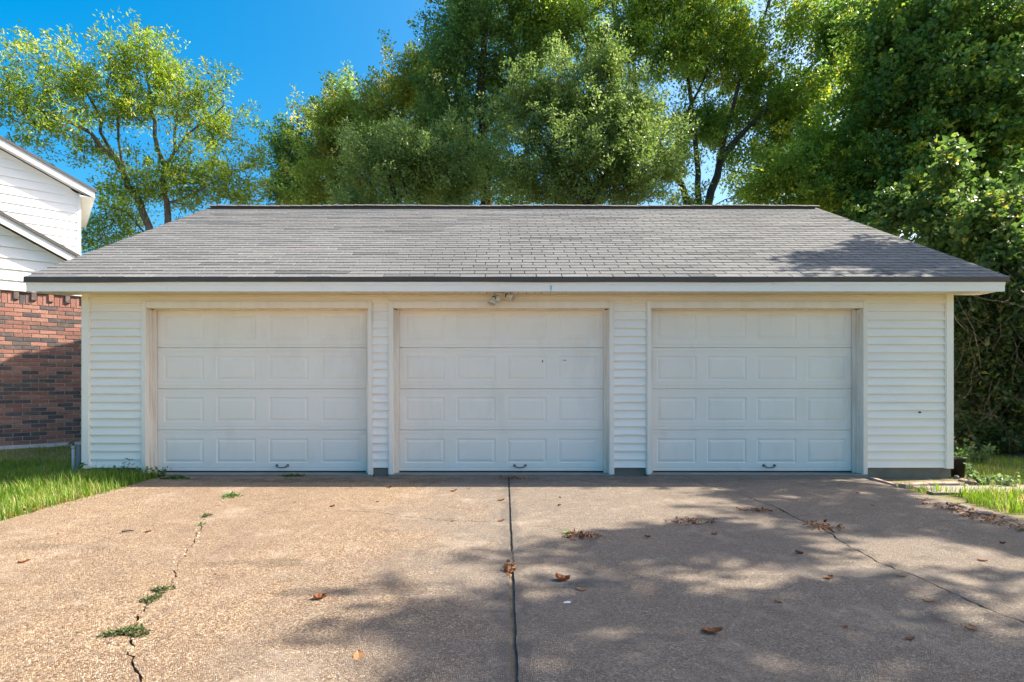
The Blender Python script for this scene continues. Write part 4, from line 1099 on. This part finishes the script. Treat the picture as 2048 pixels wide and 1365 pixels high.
# ------------------------------------------------------------------ small plants
def plant(name, label, at, h, n, L, W, mat, seed, spread=.1, cat='plant', group=None, stems=4, heart=False):
    r = np.random.default_rng(seed)
    root = empty(name, (at[0], at[1], at[2]), label, cat, group)
    m = MB(); C, A = [], []
    for k in range(stems):
        a = r.uniform(0, 2 * math.pi); hh = h * r.uniform(.6, 1.05)
        tip = np.array([at[0] + math.cos(a) * spread * r.uniform(.3, 1), at[1] + math.sin(a) * spread * r.uniform(.3, 1), at[2] + hh])
        b0 = np.array([at[0] + r.normal(0, .015), at[1] + r.normal(0, .015), at[2] - .01]); mid = (b0 + tip) / 2 + np.array([0, 0, hh * .12])
        m.tube([b0, mid, tip], [.004, .003, .0015], 4)
        for q in range(max(2, n // stems)):
            f = r.uniform(.15, 1); C.append((b0 + (tip - b0) * f) + r.normal(0, .012, 3)); aa = r.uniform(0, 6.28); A.append([math.cos(aa), math.sin(aa), .3])
    m.build('stem', M['leaf_weed'], root)
    C, A = np.array(C), np.array(A)
    leaf_mesh('foliage', C, A * 1.5, L * r.uniform(.6, 1.3, len(C)), W, mat, root, .25, .8, r, heart)
    return root
pl = [('broad-leaved weed against the left garage corner', (-5.36, 6.86), .24, 40, .07), ('weed in the grass below the left siding panel', (-5.02, 6.84), .20, 44, .06), ('tall weed with drooping leaves under the left siding panel', (-4.83, 6.86), .27, 40, .07), ('silvery weed at the foot of the left door casing', (-4.62, 6.82), .17, 60, .045), ('low weed creeping over the driveway corner by the left door', (-4.42, 6.86), .10, 60, .045)]
for i, (lb, (x, y), h, n, L) in enumerate(pl):
    plant('weed', lb, (x, y, GZ if x < -4.45 else DZ), h, n, L, .28, M['leaf_pale'] if 'silvery' in lb else M['leaf_weed'], 300 + i, .13, 'weed', 'weeds along the garage wall', 6)
def shrub_at(name, label, px, py, h, n, L, mat, seed, sp, cat='shrub', z=GZ):
    g = G(px, py, z); return plant(name, label, (g[0], g[1], z), h, n, L, .34, mat, seed, sp, cat, None, 9)
shrub_at('small_shrub', 'pale leafy shrub behind the black pot', 1955, 930, .34, 190, .075, M['leaf_pale'], 320, .26)
shrub_at('seedling', 'single pale seedling right of the black pot', 1942, 958, .20, 26, .07, M['leaf_pale'], 321, .08, 'seedling')
shrub_at('ground_cover_plant', 'low pale plant on the rubble beside the path', 1972, 972, .12, 150, .05, M['leaf_pale'], 322, .20, 'plant')
shrub_at('ground_cover_plant', 'low yellowish plant at the far end of the path', 2008, 974, .13, 120, .05, M['leaf_pale'], 323, .16, 'plant')
# small growth in the cracks: spurge mats and tufts
def mat_clump(name, label, px, py, rx, ry, n, L, mat, seed, h=.018, cat='weed clump'):
    r = np.random.default_rng(seed); g = G(px, py, DZ)
    a = r.uniform(0, 2 * math.pi, n); q = r.random(n) ** .6
    wob = 1 + .35 * np.sin(a * 3 + seed) + .2 * np.sin(a * 5)
    C = np.stack([np.cos(a) * q * rx * wob, np.sin(a) * q * ry * wob, r.uniform(.001, h, n) * (1.15 - q)], 1)
    A = np.stack([np.cos(a), np.sin(a), np.full(n, .5)], 1)
    o = leaf_mesh(name, C, A, L * r.uniform(.6, 1.4, n), .30, mat, None, .2, 1.0, r)
    o.location = (g[0], g[1], DZ)
    return tag(o, label, cat)
mat_clump('weed_clump', 'largest mat of grey-green spurge on the left crack', 256, 1266, .105, .045, 700, .013, M['moss'], 41)
mat_clump('weed_clump', 'narrow spurge mat midway along the left crack', 303, 1200, .042, .055, 300, .012, M['moss'], 42)
mat_clump('weed_clump', 'small round spurge tuft above the narrow mat on the left crack', 324, 1181, .05, .05, 260, .014, M['moss'], 43)
mat_clump('grass_tuft', 'bright grass tuft at the upper end of the left crack', 463, 994, .09, .07, 150, .026, M['leaf_weed'], 44, .035, 'grass tuft')
mat_clump('grass_tuft', 'little yellow-green sprout where the left crack turns', 414, 1033, .03, .05, 70, .02, M['moss'], 45, .02, 'grass tuft')
mat_clump('grass_tuft', 'tiny sprout in the left crack below the turn', 403, 1050, .02, .05, 40, .016, M['leaf_weed'], 46, .02, 'grass tuft')
mat_clump('grass_tuft', 'thin grass sprouting under the left garage door', 352, 958, .16, .04, 160, .035, M['leaf_weed'], 47, .03, 'grass tuft')
mat_clump('grass_tuft', 'thin grass under the handle of the left garage door', 588, 953, .14, .03, 130, .03, M['leaf_weed'], 48, .03, 'grass tuft')

# ------------------------------------------------------------------ fallen leaves and litter on the driveway
def leaf_variant(seed, L, curl):
    r = np.random.default_rng(seed)
    n = 7; pts = []
    V, F = [], []
    for i in range(n):
        f = i / (n - 1); w = math.sin(math.pi * min(1, f * .92 + .06)) ** .8 * .34 * (1 + .25 * (-1) ** i * .6)
        z = curl * (f - .5) ** 2 * 1.6 + r.normal(0, .02)
        for s_ in (-1, 0, 1):
            V.append(((f - .5) * L, s_ * w * L, (z + abs(s_) * curl * .55 + r.normal(0, .015)) * L))
    for i in range(n - 1):
        for s_ in (0, 1):
            a = i * 3 + s_; F.append((a, a + 1, a + 4, a + 3))
    V += [(-.5 * L, 0, curl * .4 * L), (-.72 * L, .03 * L, .06 * L), (-.72 * L, .015 * L, .05 * L)]
    F.append((21, 22, 23))
    V = np.array(V); V[:, 2] *= .42; V[:, 2] -= V[:, 2].min()
    me = bpy.data.meshes.new('dry_leaf'); me.from_pydata([tuple(v) for v in V], [], F)
    me.materials.append(M['dry_leaf'])
    a = me.attributes.new('tone', 'FLOAT', 'FACE'); a.data.foreach_set('value', np.full(len(F), r.uniform(.1, .9), dtype=np.float32))
    return me
var = [leaf_variant(500 + i, 1.0, [.25, .6, .9, .4, 1.1, .3][i]) for i in range(6)]
special = [(1425, 1266, .075, 1, 'large curled brown leaf in the right foreground'), (1125, 1161, .070, 4, 'large crumpled brown leaf right of the centre joint'), (1003, 1002, .055, 2, 'reddish brown leaf standing by the centre joint near the garage'), (297, 1064, .050, 3, 'orange brown leaf on the sunny left slab'),
           (1163, 1180, .045, 0, 'dark red leaf on the dark stain right of the joint'), (1658, 1157, .048, 1, 'orange leaf on the wide dark stain'), (1858, 1203, .045, 5, 'orange brown leaf below the right crack'), (1943, 1257, .050, 0, 'flat brown leaf near the lower right corner'), (718, 1314, .060, 5, 'long tan leaf on the lower left of the joint'),
           (1428, 1070, .045, 2, 'tan leaf in the shade below the dark patch'), (1598, 1108, .040, 4, 'upright orange leaf left of the right crack'), (1965, 1122, .045, 3, 'orange leaf at the right edge of the picture'), (908, 983, .060, 1, 'pale leaf on the edge of the eave shadow'), (938, 978, .055, 0, 'cream leaf lying in the sun just left of the centre joint'), (780, 976, .05, 4, 'golden leaf on the shadow edge below the middle door'),
           (48, 1125, .050, 1, 'dark brown leaf near the left edge of the picture'), (640, 1198, .055, 4, 'dark twisted leaf at the left end of the tree shade'), (1805, 1153, .042, 0, 'brown leaf lying on the right crack')]
rest_px = [(222, 1055, .03, 'small dark leaf up left of the orange brown leaf'), (115, 1069, .028, 'tiny dark leaf on the left slab towards the grass'), (755, 1005, .038, 'small brown leaf between shadow edge and hairline crack left of the joint'), (590, 1005, .04, 'small curled leaf in the sun below the left door'), (665, 1014, .045, 'brown leaf just above the hairline cross crack'), (805, 1112, .03, 'thin leaf at the tip of the tree shade left of the joint'),
           (1088, 1001, .035, 'thin brown sliver of leaf right of the joint below the middle door'), (1120, 996, .042, 'tan leaf in the sun right of the joint below the middle door'), (1003, 1043, .055, 'brown leaf where the hairline cross crack meets the joint'), (905, 1043, .045, 'pale leaf lying on the hairline cross crack'), (1295, 1075, .042, 'tan leaf in the shade right of the litter heap'), (1330, 1092, .036, 'small brown leaf in the shade right of the tan leaf'),
           (1700, 1030, .038, 'small brown leaf in the shade below the right door'), (1745, 1012, .036, 'brown leaf near the right edge below the right door casing'), (1820, 1280, .04, 'reddish leaf low in the right foreground'), (1555, 1205, .042, 'curled leaf in a sun fleck left of the right crack'), (2005, 1088, .04, 'brown leaf near the right picture edge below the litter'), (830, 968, .042, 'dark leaf in the eave shade below the middle door'), (1095, 965, .042, 'pale leaf in the eave shade right of the joint'),
           (1715, 987, .05, 'tan leaf in a sun fleck below the right door casing'), (430, 1150, .024, 'tiny leaf on the sunny slab right of the left crack'), (1690, 1255, .034, 'tiny dark leaf right of the large curled brown leaf')]
def put_leaf(px, py, L, v, label):
    g = G(px, py, DZ)
    o = bpy.data.objects.new('fallen_leaf', var[v]); col.objects.link(o)
    zz = DZ + .001 if g[1] < 6.93 else .015
    o.location = (g[0], g[1], zz); o.scale = (L, L, L); o.rotation_euler = (R.uniform(-.15, .15), R.uniform(-.15, .15), R.uniform(0, 6.28))
    tag(o, label, 'leaf', 'dry leaves scattered on the driveway')
    return o
for px, py, L, v, lb in special: put_leaf(px, py, L * 1.25, v, lb)
for i, (px, py, L, lb) in enumerate(rest_px): put_leaf(px, py, L * .95, i % 6, lb)
gl = bpy.data.objects.new('fallen_leaf', leaf_variant(540, 1.0, .25)); gl.data.materials[0] = M['green_leaf']; col.objects.link(gl)
g = G(1136, 1066, DZ); gl.location = (g[0], g[1], DZ + .001); gl.scale = (.085,) * 3; gl.rotation_euler = (0, 0, .2); tag(gl, 'green leaf lying right of the centre joint', 'leaf', 'dry leaves scattered on the driveway')
# heaps of broken litter
def litter(px, py, rx, ry, n, label, seed, z=DZ):
    r = np.random.default_rng(seed); g = G(px, py, z)
    a = r.uniform(0, 2 * math.pi, n); q = r.random(n) ** .7
    C = np.stack([np.cos(a) * q * rx, np.sin(a) * q * ry, r.uniform(.002, .016, n)], 1)
    A = np.stack([np.cos(a * 7), np.sin(a * 7), r.normal(0, .2, n)], 1)
    o = leaf_mesh('leaf_litter', C, A, .028 * r.uniform(.4, 1.6, n), .3, M['dry_leaf'], None, .3, 1.2, r)
    o.location = (g[0], g[1], z)
    return tag(o, label, 'leaf litter', None, 'stuff')
litter(1645, 1056, .16, .14, 130, 'dry litter caught in the right crack', 61)
litter(1165, 1074, .16, .09, 130, 'dry litter heap beside the green leaf', 62)
litter(1025, 958, .22, .08, 90, 'dry litter at the top of the centre joint', 63)
litter(1385, 1044, .24, .10, 110, 'brown litter smear in the shade', 64)
litter(1962, 1034, .17, .75, 420, 'dead leaf litter along the right edge of the driveway', 65)
litter(1515, 1022, .2, .05, 90, 'thin litter along the upper part of the right crack', 66)
litter(1018, 1140, .035, .12, 60, 'dry litter filling the centre joint', 67)
litter(120, 1004, .14, .85, 150, 'brown litter along the left grass edge', 68)
b = MB(); g = G(1133, 1206, DZ)
b.add([(-.02, -.006, .001), (.018, -.010, .003), (.024, .008, .006), (-.010, .012, .002)], [(0, 1, 2, 3)]); b.add([(-.012, .002, .004), (.012, -.002, .009), (.004, .012, .006)], [(0, 1, 2)])
o = b.build('paper_scrap', M['paper']); o.location = (g[0], g[1], DZ); tag(o, 'tiny white paper scrap on the dark stain', 'litter')

def crumbs():
    r = np.random.default_rng(88); m = MB()
    for i in range(260):
        ln = LC if r.random() < .75 else RC
        p = ln[r.integers(0, len(ln))]
        if p[1] > 5.6 or p[1] < 1.6: continue
        x, y = p + r.normal(0, .022, 2); q = r.uniform(.003, .009); a = r.uniform(0, 3)
        ca, sa = math.cos(a) * q, math.sin(a) * q
        m.add([(x + ca, y + sa, DZ), (x - sa, y + ca, DZ), (x - ca, y - sa, DZ), (x + sa, y - ca, DZ), (x + q * .2, y, DZ + q * .9)], [(0, 1, 4), (1, 2, 4), (2, 3, 4), (3, 0, 4)])
    tag(m.build('concrete_crumbs', M['crumb']), 'pale concrete crumbs along the driveway cracks', 'crumbs', None, 'stuff')
crumbs()
# ------------------------------------------------------------------ standpipe, pot, edging, rubble
sp = empty('standpipe', (-5.67, 7.08, GZ), 'grey water standpipe with brass tap left of the garage corner', 'standpipe')
b = MB(); b.tube([(-5.685, 7.08, GZ), (-5.685, 7.08, .36)], .017, 12); b.lathe([(.017, 0), (.023, 0), (.023, .035), (.017, .035)], 12, (-5.685, 7.08, .335)); b.build('pipe', M['pvc'], sp, True)
b = MB(); b.box(-5.665, -5.622, 7.10, 7.14, GZ, .38); b.build('support_post', M['pvc_dark'], sp)
b = MB(); b.tube([(-5.685, 7.08, .36), (-5.685, 7.08, .40), (-5.70, 7.07, .415), (-5.725, 7.06, .395)], [.014, .014, .013, .012], 10); b.tube([(-5.685, 7.08, .40), (-5.675, 7.085, .435)], .007, 8); b.build('tap', M['brass'], sp, True)
b = MB(); b.lathe([(0, 0), (.024, 0), (.024, .006), (0, .006)], 10, (-5.675, 7.085, .434)); b.build('tap_wheel', M['brass'], sp)

px0 = (5.975, 7.13, GZ - .01)
pot = empty('plant_pot', px0, 'black plastic plant pot beside the right garage corner', 'pot')
b = MB(); b.lathe([(0, 0), (.068, 0), (.085, .25), (.092, .25), (.092, .278), (.084, .278), (.08, .24), (0, .235)], 24, px0); b.build('pot_body', M['pot'], pot, True)
plant('potted_plant', 'thin leafy plant growing in the black pot', (px0[0], px0[1], px0[2] + .235), .16, 22, .06, .25, M['leaf_weed'], 330, .10, 'plant')
def edge_brick(p0, p1, w, h, label, seed):
    r = random.Random(seed)
    p0, p1 = Vector((*p0, 0)), Vector((*p1, 0)); d = (p1 - p0); L = d.length; d.normalize(); n = Vector((-d.y, d.x, 0))
    m = MB(); c = .008
    def ring(z, k): return [tuple(v + Vector((r.uniform(-.003, .003), r.uniform(-.003, .003), z + r.uniform(-.003, .003)))) for v in (p0 + d * k - n * (w / 2 - k), p1 - d * k - n * (w / 2 - k), p1 - d * k + n * (w / 2 - k), p0 + d * k + n * (w / 2 - k))]
    a, b_, c_ = ring(GZ - .03, 0), ring(GZ + h - c, 0), ring(GZ + h, c)
    m.add(a + b_ + c_, [(0, 1, 5, 4), (1, 2, 6, 5), (2, 3, 7, 6), (3, 0, 4, 7), (4, 5, 9, 8), (5, 6, 10, 9), (6, 7, 11, 10), (7, 4, 8, 11), (8, 9, 10, 11)])
    tag(m.build('edging_brick', M['edging']), label, 'brick', 'brick edging by the garage corner')
edge_brick((4.64, 6.86), (4.60, 6.40), .06, .05, 'pinkish edging strip along the driveway edge by the right door', 1)
edge_brick((4.66, 6.34), (5.02, 6.45), .09, .055, 'leftmost pinkish edging brick below the right siding panel', 2)
edge_brick((5.04, 6.46), (5.24, 6.48), .09, .05, 'middle pinkish edging brick below the right siding panel', 3)
edge_brick((5.26, 6.50), (5.44, 6.50), .085, .045, 'rightmost reddish edging brick below the right siding panel', 4)
def stone(at, s, seed, label, mat=M['stone']):
    bm = bmesh.new(); bmesh.ops.create_icosphere(bm, subdivisions=2, radius=1)
    r = np.random.default_rng(seed)
    k = r.normal(0, 1, (6, 3))
    for v in bm.verts:
        c = np.array(v.co); q = 1 + .16 * sum(math.sin(float(c @ kk) * 1.7 + i) for i, kk in enumerate(k)) / 2.2
        v.co = Vector((c[0] * s[0] * q, c[1] * s[1] * q, max(-.4, min(.75, c[2] * q)) * s[2]))
    me = bpy.data.meshes.new('rubble_stone'); bm.to_mesh(me); bm.free(); me.materials.append(mat)
    o = bpy.data.objects.new('rubble_stone', me); col.objects.link(o); o.location = at; o.rotation_euler = (0, 0, r.uniform(0, 3))
    tag(o, label, 'stone', 'rubble by the path')
for i, (px, py, sx, sz, lb, mt) in enumerate([(1913, 957, .035, .06, 'upright pale stone at the foot of the black pot', 'stone'), (1926, 961, .075, .03, 'flat white stone right of the pot foot', 'stone'), (1940, 966, .06, .045, 'reddish broken brick right of the flat stone', 'edging'), (1930, 972, .05, .035, 'grey stone at the near end of the rubble', 'stone'), (1950, 975, .09, .02, 'orange flat brick shard at the path edge', 'edging'),
      (1926, 1022, .05, .03, 'small white stone on the right driveway edge', 'stone'), (1907, 1028, .03, .022, 'white pebble left of the white stone', 'stone'), (1960, 1035, .10, .03, 'flat grey stone below the right grass', 'stone'), (1955, 1046, .09, .03, 'pale flat stone in the leaf litter', 'stone'), (1985, 1044, .08, .025, 'tan flat stone furthest right in the litter', 'stone')]):
    g = G(px, py, GZ + .01)
    stone((g[0], g[1], GZ + .005 if g[0] > 4.5 or py > 1040 else DZ), (sx, sx * .7, sz), 70 + i, lb, M[mt])
def stick(px, py, L, ang, label, seed, z=DZ):
    g = G(px, py, z); m = MB(); r = random.Random(seed)
    pts = [(math.cos(ang) * L * (f - .5) + r.uniform(-.01, .01), math.sin(ang) * L * (f - .5) + r.uniform(-.01, .01), .012 + .05 * L * math.sin(f * 3)) for f in (0, .3, .6, 1)]
    m.tube(pts, [.009, .008, .006, .003], 6)
    o = m.build('broken_stick', M['bark_dark']); o.location = (g[0], g[1], z); tag(o, label, 'stick')
stick(1912, 1012, .20, .5, 'dark broken branch at the right grass edge', 1)
stick(255, 1066, .09, .3, 'thin twig beside the orange brown leaf', 2)
stick(1120, 1012, .05, 1.1, 'short twig in the sun right of the joint', 3)
